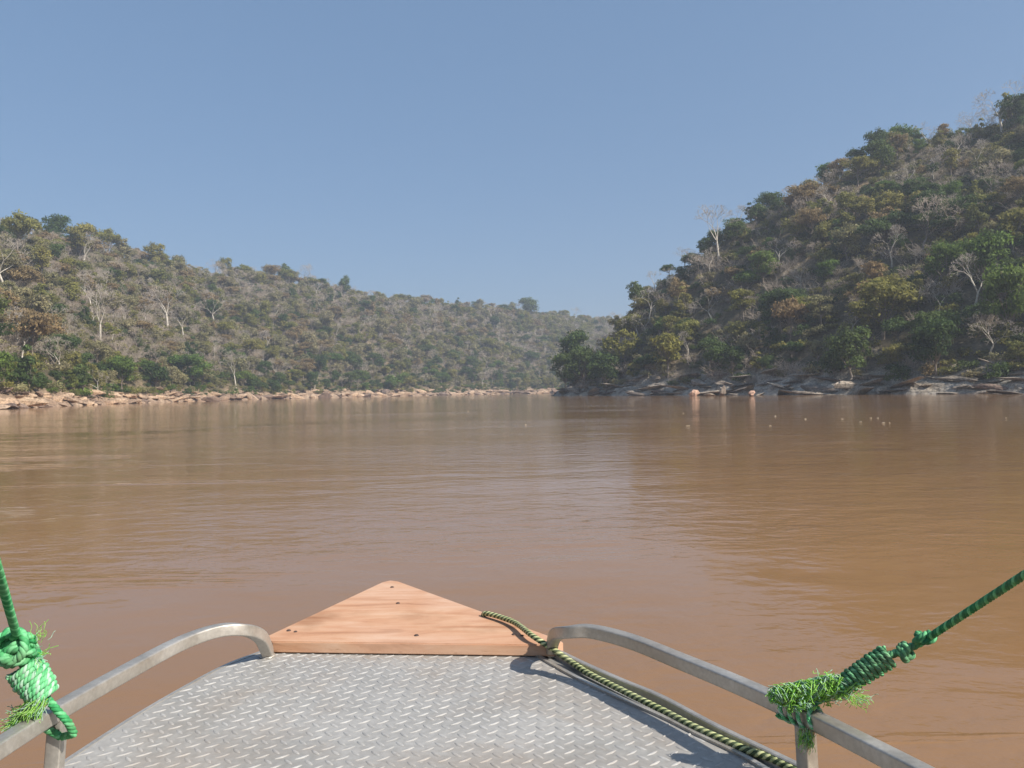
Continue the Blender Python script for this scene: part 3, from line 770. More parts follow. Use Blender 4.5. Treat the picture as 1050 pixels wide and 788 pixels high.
def rock(kind, i, x, y, z, sx, sy, sz, rz, label, group, tilt=.0):
    o = bpy.data.objects.new('boulder', ROCKS[(kind, i)]); C.objects.link(o)
    o.location = (x, y, z); o.scale = (sx, sy, sz); o.rotation_euler = (rng.normal() * .12 + tilt, rng.normal() * .15, rz)
    return tag(o, label, 'rock', group)
def shore_pt(side, px, py):
    """where the view ray through a shore pixel meets the water level"""
    d = cam.matrix_world.to_3x3() @ Vector(((px - 525) / 789, -(py - 394) / 789, -1)); k = -1.6 / d.z
    return d.x * k, d.y * k
rocks_list = []
for side, sh, cr, cnt in (('left', shL, crL, 520), ('right', shR, crR, 420)):
    I = rng.integers(0, len(sh), 9000); made = []; gr = Grid(6)
    for i in I:
        if len(made) >= (230 if side == 'left' else 110): break
        e = (cr[i, :2] - sh[i, :2]); e /= np.linalg.norm(e); d = rng.uniform(-1.0, 7.5); x, y = sh[i, :2] + e * d
        px, _ = to_px((x, y, 1))
        if not (-60 < px < 1110): continue
        dist = math.hypot(x, y); s_ = (rng.uniform(.45, 1.0) ** 2 + .22) * 2.6 * (1.0 if dist < 300 else 1.5)
        if not gr.ok(x, y, s_ * .8): continue
        z = zat([bvL if side == 'left' else bvR], x, y)
        if z is None or not visible((x, y, z + .8)): continue
        gr.add(x, y, s_ * .8); z = max(z, -.1)
        kind = ('tan' if rng.uniform() < .78 else 'brown') if side == 'left' else ('grey' if rng.uniform() < .86 else 'brown')
        k = int(rng.integers(6)) if side == 'left' or rng.uniform() < .25 else int(rng.integers(4, 6)); rz = math.atan2(e[1], e[0]) + 1.57 + rng.normal() * .5
        o = rock(kind, k, x, y, z + .18 * s_, s_ * rng.uniform(.9, 1.5) * (1 if side == 'left' else 1.7), s_ * rng.uniform(.7, 1), s_ * rng.uniform(.45, .85), rz, 'x', None)
        made.append((px, o, kind, s_, d)); 
    bk = {}
    for px, o, kind, s_, d in made:
        size = 'large' if s_ > 1.7 else 'small' if s_ < .8 else 'mid-sized'; where = "at the water's edge" if d < 2 else 'under the trees' if d > 5 else 'halfway up the rocky shore'
        if side == 'left': sg = 'at the left picture edge' if px < 120 else 'left of the dark pointed boulder' if px < 325 else 'right of the dark pointed boulder' if px < 460 else 'at the far end of the left bank'
        else: sg = 'at the river point' if px < 650 else 'left of the pink boulders' if px < 715 else 'right of the pink boulders' if px < 900 else 'near the right picture edge'
        bk.setdefault((size, kind if kind != 'tan' else 'pale tan', where, sg), []).append((px, o))
    for (size, kind, where, sg), L in bk.items():
        L.sort(key=lambda a: a[0])
        for j, (px, o) in enumerate(L):
            pre = f'{ordn[j]} ' if len(L) > 1 and j < len(ordn) else ''
            lab = f'{pre}{size} {kind} boulder {where}, {sg}'
            if len(lab.split()) > 16: lab = lab.replace('halfway up the rocky shore', 'up the bank').replace(' picture', '')
            tag(o, ' '.join(lab.split()[:16]), 'rock', f'boulders on the {side} bank')
# particular rocks of the photograph
for (px, py, kind, k, sx, sy, sz, rz, up, lab) in [
    (333, 408.5, 'brown', 1, 3.2, 2.4, 4.6, .2, .6, 'dark pointed boulder standing alone at the left waterline before a pale gully'),
    (215, 412, 'brown', 2, 4.0, 2.2, 2.2, .1, .7, 'dark brown rounded boulder hump on the left shore above pale slabs'),
    (10, 419.5, 'brown', 0, 2.6, 1.6, 1.5, -.4, .5, 'dark wedge shaped boulder nearest the left picture edge at the water'),
    (712, 406.5, 'pink', 0, 1.5, 1.2, 2.2, .3, .55, 'tall pinkish boulder at the right waterline, left one of two pink ones'),
    (771, 406.5, 'pink', 3, 1.5, 1.2, 1.25, .8, .45, 'orange pink rounded boulder at the left end of the long grey slab'),
    (741, 405.8, 'grey', 1, 1.8, 1.3, 2.5, .9, .9, 'dark grey upright boulder between the two pink boulders'),
    (728, 406.3, 'grey', 4, 1.6, 1.2, 1.6, .2, .2, 'low grey rock leaning beside the tall pinkish boulder'),
    (830, 405.2, 'grey', 5, 8.5, 2.2, 1.4, -.62, .35, 'long flat pale grey slab lying along the right waterline'),
    (806, 403.5, 'grey', 4, 5.5, 2.2, 2.6, -.5, 1.1, 'dark grey ledge rising behind the long pale slab'),
    (1012, 403.5, 'grey', 5, 5.0, 2.0, 2.4, -.9, 1.1, 'tilted pale grey ledge near the right picture edge under the trees'),
    (1030, 404.5, 'grey', 4, 3.6, 1.4, 1.2, -.95, .3, 'low bright grey slab at the waterline by the right picture edge'),
    (955, 404.2, 'grey', 5, 6.0, 1.6, 1.5, -.8, .4, 'long dark grey rock shelf left of the tilted pale ledge'),
    (905, 404.5, 'grey', 3, 2.4, 1.6, 1.9, .4, .5, 'jumbled grey boulder standing at the right end of the long slab'),
    (655, 406.0, 'grey', 5, 7.0, 2.4, 1.8, -1.0, .5, 'low grey rock shelf running along the waterline near the river point'),
]:
    x, y = shore_pt('', px, py); rock(kind, k, x, y, up, sx, sy, sz, rz, lab, None)

# ------------------------------------------------------------------ foam flecks drifting on the water
FM, n_, b_ = newmat('pale_foam'); b_.inputs['Base Color'].default_value = (.55, .47, .35, 1); b_.inputs['Roughness'].default_value = .8
fl_l = [('lone', 'pale foam fleck drifting alone below the far left bank'), ('', 'pale foam fleck drifting off the river point'), ('', 'leftmost far foam fleck below the grey shelf'), ('', 'near foam fleck below the tall pinkish boulder'),
        ('', 'far foam fleck left of the long slab, higher of a pair'), ('', 'near foam fleck left of the long slab, lower of a pair'), ('', 'bright foam fleck below the middle of the long slab'), ('', 'faint foam fleck below the right end of the long slab')]
fm_pts = [(-3.748,65.08),(.62,36.74),(11.21,50.42),(7.565,33.13),(14.56,42.67),(10.7,31.97),(14.52,38.15),(16.05,37.44),(15.4,34.11),(17.7,38.03),(17.97,37.9),(15.83,32.87),(16.04,32.79),(22.8,35.57)]
def foam_mesh(seed):
    rg = np.random.default_rng(seed); bm = bmesh.new()
    for _ in range(6):
        q_ = rg.normal(size=3) * np.array([.03, .03, .006]); M_ = Matrix.Translation(Vector(q_) + Vector((0, 0, .012))) @ Matrix.Diagonal((*(rg.uniform(.02, .04, 2)), .018, 1))
        bmesh.ops.create_icosphere(bm, subdivisions=1, radius=1, matrix=M_)
    me = bpy.data.meshes.new('foam_fleck'); bm.to_mesh(me); bm.free(); me.materials.append(FM); return me
fms = [foam_mesh(i) for i in range(4)]
for j, (x, y) in enumerate(fm_pts):
    o = bpy.data.objects.new('foam_fleck', fms[j % 4]); C.objects.link(o); s_ = .5 + .009 * y; o.location = (x, y, 0.0); o.scale = (s_, s_, s_); o.rotation_euler.z = j * 1.3
    lab = fl_l[j][1] if j < len(fl_l) else ['leftmost foam fleck of the right hand cluster', 'upper left foam fleck in the right hand cluster', 'upper right foam fleck in the right hand cluster', 'lower left foam fleck in the right hand cluster', 'lower right foam fleck in the right hand cluster', 'foam fleck alone near the right picture edge'][j - 8]
    tag(o, lab, 'foam', 'foam flecks drifting on the river')

# ------------------------------------------------------------------ the boat
def at(px, py, Y):
    d = cam.matrix_world.to_3x3() @ Vector(((px - 525) / 789, -(py - 394) / 789, -1)); return EYE + d * (Y / d.y)
def catmull(P, per=8):
    P = [Vector(p) for p in P]; out = []
    Q = [P[0] * 2 - P[1]] + P + [P[-1] * 2 - P[-2]]
    for i in range(1, len(Q) - 2):
        a, b, c, d = Q[i - 1:i + 3]
        for k in range(per):
            t = k / per; out.append(.5 * ((2 * b) + (c - a) * t + (2 * a - 5 * b + 4 * c - d) * t * t + (3 * b - a - 3 * c + d) * t ** 3))
    out.append(P[-1]); return out
def even(path, step):
    A = np.array([tuple(p) for p in path]); s = np.r_[0, np.cumsum(np.linalg.norm(np.diff(A, axis=0), axis=1))]
    q = np.linspace(0, s[-1], max(3, int(s[-1] / step) + 1)); return np.stack([np.interp(q, s, A[:, i]) for i in range(3)], 1), q
def frames(A, up=None):
    T = np.gradient(A, axis=0); T /= np.linalg.norm(T, axis=1, keepdims=True) + 1e-12; U = np.zeros_like(A)
    if up is not None:
        for i, t in enumerate(T):
            u = np.cross(t, up); U[i] = u / np.linalg.norm(u)
        return T, U, np.cross(U, T)
    u = np.cross(T[0], [0, 0, 1.]);
    if np.linalg.norm(u) < .1: u = np.cross(T[0], [1., 0, 0])
    u /= np.linalg.norm(u)
    for i in range(len(A)):
        u = u - T[i] * np.dot(u, T[i]); u /= np.linalg.norm(u); U[i] = u
    return T, U, np.cross(U, T)
def sweep(A, U, W_, prof, closed_ends=True):
    k = len(prof); V = []; F = []
    for i in range(len(A)):
        for (a, b) in prof: V.append(A[i] + U[i] * a + W_[i] * b)
    for i in range(len(A) - 1):
        for j in range(k):
            j2 = (j + 1) % k; F.append((i * k + j, i * k + j2, (i + 1) * k + j2, (i + 1) * k + j))
    return V, F, [tuple(range(k))[::-1], tuple((len(A) - 1) * k + j for j in range(k))] if closed_ends else []
def py_mesh(name, V, F, mat, parent=None, smooth=False, auto=None):
    me = bpy.data.meshes.new(name); me.from_pydata([tuple(v) for v in V], [], [tuple(f) for f in F]); me.update()
    bm = bmesh.new(); bm.from_mesh(me); bmesh.ops.recalc_face_normals(bm, faces=bm.faces); bm.to_mesh(me); bm.free()
    o = link(name, me, mat, parent, smooth)
    if auto: me.set_sharp_from_angle(angle=math.radians(auto))
    return o
def rsq(a, b, r, n=3):
    out = []
    for cx, cy, a0 in ((a - r, b - r, 0), (-a + r, b - r, 90), (-a + r, -b + r, 180), (a - r, -b + r, 270)):
        for i in range(n + 1):
            t = math.radians(a0 + 90 * i / n); out.append((cx + r * math.cos(t), cy + r * math.sin(t)))
    return out
boat = empty('boat', (0, -.5, 0)); bpy.context.view_layer.update()
tag(boat, 'flat aluminium boat bow with tread plate foredeck, side rails and a wooden tip board', 'boat')
def B(o): o.parent = boat; o.matrix_parent_inverse = boat.matrix_world.inverted(); return o
ZD = .85
LE = [(-.455, 2.90), (-.60, 2.57), (-.744, 2.272), (-.814, 2.155), (-.866, 1.983), (-.908, 1.80), (-.941, 1.592), (-.97, 1.35), (-.99, 1.0), (-1.0, .3), (-.98, -1), (-.92, -2.2), (-.86, -3.2)]
RE = [(-.455, 2.90), (-.20, 2.545), (.041, 2.222), (.107, 2.10), (.169, 1.995), (.258, 1.865), (.333, 1.765), (.388, 1.678), (.467, 1.556), (.55, 1.37), (.66, 1.0), (.78, .3), (.84, -1), (.82, -2.2), (.76, -3.2)]
AFT = .72
def clip_aft(E_): 
    out = []
    for i, p in enumerate(E_):
        if p[1] >= AFT: out.append(p)
        else:
            a = E_[i - 1]; t = (a[1] - AFT) / (a[1] - p[1]); out.append((a[0] + (p[0] - a[0]) * t, AFT)); break
    return out
dl, dr = clip_aft(LE), clip_aft(RE)
poly = dl[::-1] + dr[1:]            # aft-left .. tip .. aft-right
m_ = len(poly)
V = [(x, y, ZD) for x, y in poly] + [(x, y, ZD - .004) for x, y in poly]
F = [tuple(range(m_)), tuple(range(m_, 2 * m_))[::-1]] + [(i, (i + 1) % m_, m_ + (i + 1) % m_, m_ + i) for i in range(m_)]
B(py_mesh('foredeck', V, F, DECK))
foredeck = bpy.data.objects['foredeck']
# raised lugs of the tread plate
def inside(x, y, mg=.018):
    def ex(E_, y):
        for a, b in zip(E_, E_[1:]):
            if a[1] >= y >= b[1]: return a[0] + (b[0] - a[0]) * (a[1] - y) / (a[1] - b[1])
    l, r = ex(dl, y), ex(dr, y)
    return l is not None and r is not None and l + mg < x < r - mg and y < 2.9
V, F = [], []; pit = .0425; u0 = np.array([.9975, -.07]); v0 = np.array([.07, .9975])
lens_o = [(-1, 0), (-.6, -.55), (0, -.9), (.6, -.55), (1, 0), (.6, .55), (0, .9), (-.6, .55)]
for i in range(-30, 40):
    for j in range(-40, 30):
        for (ox, oy, an) in ((0, 0, 42), (.5, .5, 138)):
            c = np.array([-.32, 2.2]) + u0 * (i + ox) * pit + v0 * (j + oy) * pit * 1.02
            if not inside(*c): continue
            a = math.radians(an) - .07; ca, sa = math.cos(a), math.sin(a); wr = rng.uniform(.75, 1.1); base = len(V)
            for sc_, zz in ((1, .0002), (.62, .0021 * wr)):
                for (p, q) in lens_o:
                    lx, ly = p * .0165 * (sc_ ** .5), q * .0052 * sc_; V.append((c[0] + lx * ca - ly * sa, c[1] + lx * sa + ly * ca, ZD + zz * .8))
            for k in range(8): F.append((base + k, base + (k + 1) % 8, base + 8 + (k + 1) % 8, base + 8 + k))
            F.append(tuple(base + 8 + k for k in range(8)))
lug = py_mesh('tread_pattern', V, F, LUG, None, True, 50); lug.parent = foredeck; lug.matrix_parent_inverse = foredeck.matrix_world.inverted()
GO = [(0.1101, 2.2048), (0.1849, 2.0824), (0.2716, 1.9553), (0.3494, 1.8488), (0.4381, 1.6834), (0.5445, 1.5118), (0.5894, 1.4243), (.70, 1.06), (.83, .3), (.89, -1), (.87, -2.2), (.81, -3.2)]
# hull shell
def offset(E_, side, d):
    out = []
    for i, p in enumerate(E_):
        a = E_[max(0, i - 1)]; b = E_[min(len(E_) - 1, i + 1)]; t = Vector((b[0] - a[0], b[1] - a[1])).normalized(); nrm = Vector((t.y, -t.x)) if side == 'L' else Vector((-t.y, t.x))
        if i == 0: nrm = Vector((0, 1)); 
        out.append((p[0] + nrm.x * d, p[1] + nrm.y * d))
    return out
lo, ro = offset(LE, 'L', .006), offset(RE, 'R', .006)
if lo[5][0] > LE[5][0]: lo = offset(LE, 'L', -.006)
if ro[5][0] < RE[5][0]: ro = offset(RE, 'R', -.006)
ro = ro[:2] + [(.04, 2.30)] + [(x - .0015, y) for x, y in GO]
ring = lo[::-1] + ro[1:]; k = len(ring); V = []
for (z, fx, by) in ((ZD - .006, 1, 0), (.62, .97, -.05), (.35, .90, -.18), (.02, .80, -.40), (-.22, .66, -.62)):
    for (x, y) in ring: V.append((-.08 + (x + .08) * fx, y + by * max(0, min(1, (y - .2) / 2.6)), z))
F = []
for r_ in range(4):
    for j in range(k - 1): F.append((r_ * k + j, r_ * k + j + 1, (r_ + 1) * k + j + 1, (r_ + 1) * k + j))
F.append(tuple(4 * k + j for j in range(k))); F.append((0, k - 1, 2 * k - 1, k)); F.append((k, 2 * k - 1, 3 * k - 1, 2 * k)); F.append((2 * k, 3 * k - 1, 4 * k - 1, 3 * k)); F.append((3 * k, 4 * k - 1, 5 * k - 1, 4 * k))
B(py_mesh('hull', V, F, HULL))
# cockpit floor and bulkhead behind the foredeck
B(py_mesh('cockpit_floor', [(-.93, AFT, .30), (.70, AFT, .30), (.72, -3.1, .30), (-.80, -3.1, .30)], [(0, 1, 2, 3)], DECK))
B(py_mesh('bulkhead', [(-.97, AFT, ZD - .006), (.70, AFT, ZD - .006), (.66, AFT, .30), (-.93, AFT, .30)], [(0, 1, 2, 3)], HULL))
# right gunwale: raised outer lip, shaded inner face, trough for the rope
def strip_path(P, z): A, _ = even(catmull([(x, y, z) for x, y in P], 6), .03); return A
A = strip_path(GO, 0); T, U, W_ = frames(A, up=(0, 0, 1)); side_sign = 1
prof = [(-.001, .869), (-.012, .869), (-.0145, .867), (-.0165, .8445), (-.0145, .8445), (-.011, .866), (-.003, .866), (-.001, .80), (.001, .80), (.001, .868)]
if np.dot(U[20], [1, 0, 0]) < 0: prof = [(-a, b) for a, b in prof]
V, F, caps = sweep(A, U, np.tile(np.array([0, 0, 1.]), (len(A), 1)), prof)
B(py_mesh('gunwale', V, F + caps, ALU, None))
V, F, caps = sweep(A, U, np.tile(np.array([0, 0, 1.]), (len(A), 1)), [(-.014 * (1 if prof[1][0] < 0 else -1), .8455), (-.062 * (1 if prof[1][0] < 0 else -1), .8455), (-.062 * (1 if prof[1][0] < 0 else -1), .8440), (-.014 * (1 if prof[1][0] < 0 else -1), .8440)])
B(py_mesh('gunwale_trough', V, F + caps, HULL, None))
# lip along the right deck edge, plain edge angle along the left one
for nm, E_, h in (('deck_lip', RE[2:10], .006), ('deck_edge', LE[2:9], .0015)):
    A = strip_path(E_, ZD); T, U, W_ = frames(A, up=(0, 0, 1)); sg = 1 if np.dot(U[5], [1, 0, 0]) > 0 else -1
    if nm == 'deck_edge': sg = -sg
    V, F, caps = sweep(A, U, np.tile(np.array([0, 0, 1.]), (len(A), 1)), [(-.008 * sg, -.0005), (-.008 * sg, h), (.003 * sg, h), (.003 * sg, -.03), (.001 * sg, -.03)])
    B(py_mesh(nm, V, F + caps, ALU, None))
# wooden tip board
bt = [(-.752, 2.262), (-.71, 2.243), (.110, 2.171), (.134, 2.193), (.126, 2.215), (-.445, 2.935), (-.478, 2.952), (-.505, 2.925)]
bm = bmesh.new(); vs = [bm.verts.new((x, y, ZD + .003)) for x, y in bt]; f = bm.faces.new(vs)
ex = bmesh.ops.extrude_face_region(bm, geom=[f]); bmesh.ops.translate(bm, vec=(0, 0, .033), verts=[v for v in ex['geom'] if isinstance(v, bmesh.types.BMVert)])
bmesh.ops.recalc_face_normals(bm, faces=bm.faces)
bmesh.ops.bevel(bm, geom=[e for e in bm.edges], offset=.003, segments=2, affect='EDGES')
me = bpy.data.meshes.new('tip_board'); bm.to_mesh(me); bm.free(); board = link('tip_board', me, WOOD); board['label'] = 'triangular worn reddish wooden board screwed over the bow tip'; B(board)
SCR, n_, b_ = newmat('rusty_screw'); b_.inputs['Base Color'].default_value = (.09, .06, .05, 1); b_.inputs['Roughness'].default_value = .7; b_.inputs['Metallic'].default_value = .5
for (px, py) in ((296, 647), (402, 602.5), (408, 619), (427, 652), (527, 651)):
    d = cam.matrix_world.to_3x3() @ Vector(((px - 525) / 789, -(py - 394) / 789, -1)); kk = (ZD + .036 - 1.6) / d.z
    bm = bmesh.new(); bmesh.ops.create_cone(bm, cap_ends=True, segments=12, radius1=.0075, radius2=.005, depth=.003, matrix=Matrix.Translation((d.x * kk, d.y * kk, ZD + .0375)))
    if py in (647, 651): bmesh.ops.create_cone(bm, cap_ends=True, segments=10, radius1=.006, radius2=.004, depth=.0025, matrix=Matrix.Translation((d.x * kk + .024, d.y * kk - .012, ZD + .0372)))
    me = bpy.data.meshes.new('screw'); bm.to_mesh(me); bm.free(); s_ = link('screw', me, SCR); s_.parent = board; s_.matrix_parent_inverse = board.matrix_world.inverted()
# rails
def rail(P, post_xy, post_top):
    A, _ = even(catmull(P, 10), .012); T, U, W_ = frames(A, up=(0, 0, 1)) if False else frames(A)
    # keep the section level: up vector blended to follow the bend
    W2 = np.zeros_like(A); U2 = np.zeros_like(A)
    ref = np.array([P[3][1] - P[5][1], -(P[3][0] - P[5][0]), 0]); ref /= np.linalg.norm(ref)
    for i, t in enumerate(T):
        hor = np.array([t[1], -t[0], 0]); ln = np.linalg.norm(hor)
        u = hor / ln if ln > .35 else ref
        if np.dot(u, ref) < 0: u = -u
        if i and ln <= .35: u = U2[i - 1]
        u = u - t * np.dot(u, t); u /= np.linalg.norm(u)
        if i: u = u * .25 + U2[i - 1] * .75; u = u - t * np.dot(u, t); u /= np.linalg.norm(u)
        U2[i] = u; W2[i] = np.cross(u, t)
    V, F, caps = sweep(A, U2, W2, rsq(.0155, .0155, .0045))
    o = B(py_mesh('bow_rail', V, F + caps, ALU, None, True, 40))
    x, y, rz = post_xy[:3]
    pr = rsq(.0145, .0145, .003); V = []; 
    for z, sx, sy in ((ZD - .02, .0, 0), (post_top - .016, post_xy[3], post_xy[4])):
        for a, b in pr: V.append((x + sx + a * math.cos(rz) - b * math.sin(rz), y + sy + a * math.sin(rz) + b * math.cos(rz), z))
    k = len(pr); F = [(j, (j + 1) % k, k + (j + 1) % k, k + j) for j in range(k)] + [tuple(range(k))[::-1], tuple(range(k, 2 * k))]
    p = py_mesh('rail_post', V, F, ALU, None, True, 40); p.parent = o; p.matrix_parent_inverse = o.matrix_world.inverted() if False else boat.matrix_world.inverted() @ boat.matrix_world
    return o
bpy.context.view_layer.update()
lr = rail([(-.716, 2.225, .853), (-.712, 2.195, .885), (-.712, 2.14, .935), (-.735, 2.075, .972), (-.79, 2.03, .983), (-.846, 1.93, .981), (-.887, 1.72, .98), (-.913, 1.538, .98), (-.925, 1.375, .98), (-.935, 1.15, .98), (-.945, .9, .98), (-.945, .6, .98)], (-.925, 1.535, .1, .012, 0), .98)
rr_ = rail([(.101, 2.198, .853), (.100, 2.165, .885), (.108, 2.09, .94), (.138, 2.00, .975), (.195, 1.975, .983), (.285, 1.895, .981), (.377, 1.753, .98), (.466, 1.605, .98), (.541, 1.46, .98), (.595, 1.338, .98), (.66, 1.18, .98), (.74, .95, .98), (.80, .6, .98)], (.545, 1.452, .45, -.005, 0), .98)

def weld(parent, c, r, sq=.5):
    bm = bmesh.new(); bmesh.ops.create_icosphere(bm, subdivisions=3, radius=r, matrix=Matrix.Translation(c) @ Matrix.Diagonal((1, 1, sq, 1)))
    for v in bm.verts: v.co += (v.co - Vector(c)) * noise.fractal(v.co * 160, 1, 2, 3) * .25
    me = bpy.data.meshes.new('weld_bead'); bm.to_mesh(me); bm.free(); w_ = link('weld_bead', me, ALU, parent, True); w_.matrix_parent_inverse = boat.matrix_world.inverted() @ boat.matrix_world
weld(lr, (-.716, 2.222, .852), .022, .28); weld(rr_, (.101, 2.197, .852), .022, .28)
weld(lr, (-.925, 1.535, .851), .021, .25); weld(rr_, (.545, 1.452, .862), .021, .25)
weld(lr, (-.913, 1.538, .963), .0185, .35); weld(rr_, (.541, 1.452, .963), .0185, .35)
# sun canopy over the seats behind the camera, where the guy ropes are tied
def bar(name, pts, r): return B(py_mesh(name, *[list(v) if k == 0 else [tuple(int(i) for i in f) for f in v] for k, v in enumerate(tubes([(np.array(a, float), np.array(b, float), r, r) for a, b in zip(pts, pts[1:])], 12))], ALU, None, True))
for x, y in ((.90, .28), (-.985, .28), (.85, -2.6), (-.88, -2.6)): bar('canopy_pole', [(x * .985, y, .30 if y < 0 else .82), (x * .985, y, 2.03)], .014)
bar('canopy_bar', [(-.97, .29, 2.045), (.89, .29, 2.045)], .014); bar('canopy_bar', [(-.87, -2.6, 2.045), (.84, -2.6, 2.045)], .014)
CL, n_, b_ = newmat('canopy_cloth'); b_.inputs['Base Color'].default_value = (.30, .33, .30, 1); b_.inputs['Roughness'].default_value = .9
nn_ = N(n_, 'ShaderNodeTexNoise', Scale=6.0, Detail=5); rr0 = ramp(n_, nn_.outputs['Fac'], [(.3, (.24, .27, .25)), (.7, (.36, .38, .34))]); n_.links.new(rr0.outputs[0], b_.inputs['Base Color'])
V, F = [], []
for i in range(13):
    for j in range(9):
        f, h_ = i / 12, j / 8; V.append((-1.0 + 1.93 * h_, .31 - 2.94 * f, 2.062 + .05 * math.sin(math.pi * h_) - .012 * math.sin(math.pi * f * 3) ** 2))
for i in range(12):
    for j in range(8): F.append((i * 9 + j, i * 9 + j + 1, (i + 1) * 9 + j + 1, (i + 1) * 9 + j))
B(py_mesh('canopy_cover', V, F, CL, None, True))
# ------------------------------------------------------------------ ropes
def strands(path, R, ns, pitch, mats_i, step=None, hand=1):
    """laid rope: ns helical strands round a path -> V, F, material index"""
    step = step or pitch / 12; A, s = even(path, step); T, U, W_ = frames(A); V, F, MI = [], [], []; sr = R * (.56 if ns == 3 else .48); off = R - sr
    for k in range(ns):
        ph = s / pitch * 6.2832 * hand + k * 6.2832 / ns
        Ct = A + (U * np.cos(ph)[:, None] + W_ * np.sin(ph)[:, None]) * off; T2, U2, W2 = frames(Ct)
        b0 = len(V); q = 7
        for i in range(len(A)):
            for j in range(q): t = j * 6.2832 / q; V.append(Ct[i] + (U2[i] * math.cos(t) + W2[i] * math.sin(t)) * sr)
        for i in range(len(A) - 1):
            for j in range(q): F.append((b0 + i * q + j, b0 + i * q + (j + 1) % q, b0 + (i + 1) * q + (j + 1) % q, b0 + (i + 1) * q + j)); MI.append(mats_i[k % len(mats_i)])
        F.append(tuple(b0 + j for j in range(q))); MI.append(mats_i[k % len(mats_i)])
        F.append(tuple(b0 + (len(A) - 1) * q + j for j in range(q))); MI.append(mats_i[k % len(mats_i)])
    return V, F, MI
def rope_obj(name, pieces, mats, parent=None):
    V, F, MI = [], [], []
    for v, f, m in pieces:
        b = len(V); V += list(v); F += [tuple(b + i for i in ff) for ff in f]; MI += m
    me = bpy.data.meshes.new(name); me.from_pydata([tuple(map(float, v)) for v in V], [], F); me.update()
    for m in mats: me.materials.append(m)
    me.polygons.foreach_set('material_index', MI); me.polygons.foreach_set('use_smooth', [True] * len(F))
    o = bpy.data.objects.new(name, me); C.objects.link(o)
    if parent: o.parent = parent
    return o
def coil_path(p0, p1, R0, R1, turns, n=26):
    p0, p1 = Vector(p0), Vector(p1); ax = (p1 - p0).normalized(); u = ax.orthogonal().normalized(); v = ax.cross(u); out = []
    for i in range(int(turns * n) + 1):
        f = i / (turns * n); a = f * turns * 6.2832; bulge = math.sin(math.pi * min(1, max(0, f))) ** .4
        R = (R0 + (R1 - R0) * f) * (.82 + .18 * bulge) * (1 + .05 * math.sin(a * .37 + 1.3))
        out.append(p0 + (p1 - p0) * f + (u * math.cos(a) + v * math.sin(a)) * R + ax * .004 * math.sin(a))
    return out
def loops(c, R, ax, k, rg, n=20):
    """a few interlaced turns making a hand-tied knot"""
    c = Vector(c); ax = Vector(ax).normalized(); u = ax.orthogonal().normalized(); v = ax.cross(u); out = []
    for i in range(k * n):
        a = i / n * 6.2832; out.append(c + (u * math.cos(a) + v * math.sin(a)) * R * (1 + .22 * math.sin(1.5 * a + 1)) + ax * R * .75 * math.sin(a * (k + .5) / k * .999 + .6) )
    return out
def fray(rg, roots, dirs, n, L, r=.00055, wave=.005, spread=.4):
    V, F, MI = [], [], []
    for i in range(n):
        k = rg.integers(len(roots)); p = np.array(roots[k]) + rg.normal(scale=.006, size=3); d = np.array(dirs[k]) + rg.normal(scale=spread, size=3); d /= np.linalg.norm(d)
        l = L * rg.uniform(.4, 1.2); m = 9; a0 = rg.uniform(0, 6.28); sd = np.cross(d, [0, 0, 1.]); sd /= np.linalg.norm(sd) + 1e-9; up = np.cross(sd, d); pts = []
        dd = d.copy()
        for j in range(m):
            f = j / (m - 1); pts.append(p + sd * math.sin(a0 + f * 9) * wave * f * .6 + up * math.cos(a0 * 1.3 + f * 7) * wave * f * .5); p = p + dd * l / m; dd = dd + rg.normal(scale=.10, size=3) + np.array([0, 0, -.03]); dd /= np.linalg.norm(dd)
        v, f_ = tubes([(pts[j], pts[j + 1], r, r * .9) for j in range(m - 1)], 3)
        b = len(V); V += list(v); F += [tuple(int(x) + b for x in ff) for ff in f_]; MI += [int(rg.uniform() < .35)] * len(f_)
    return V, F, MI
rg = np.random.default_rng(55)
# mooring rope along the right gunwale
mp_ = [(.68, 1.02, .858), (.635, 1.25, .858), (0.5259, 1.5135, 0.8580), (0.4629, 1.5898, 0.8580), (0.3908, 1.6907, 0.8580), (0.3364, 1.7834, 0.8580), (0.2607, 1.9048, 0.8580), (0.1891, 2.0207, 0.8590), (0.1466, 2.0994, 0.8640), (0.1013, 2.1377, 0.8850), (0.0490, 2.1877, 0.9050), (0.0028, 2.3192, 0.9020), (-0.0391, 2.3881, 0.9000), (-0.0940, 2.4488, 0.8970), (-.105, 2.47, .880), (-.12, 2.53, .82), (-.11, 2.56, .70), (-.12, 2.56, .45), (-.2, 2.6, .1)]
mr = rope_obj('mooring_rope', [strands(catmull(mp_, 8), .0082, 4, .034, [0, 1, 0, 1])], [M_DK, M_YE, M_GR])
tag(mr, 'green and yellow laid mooring rope lying along the right edge of the foredeck', 'rope')
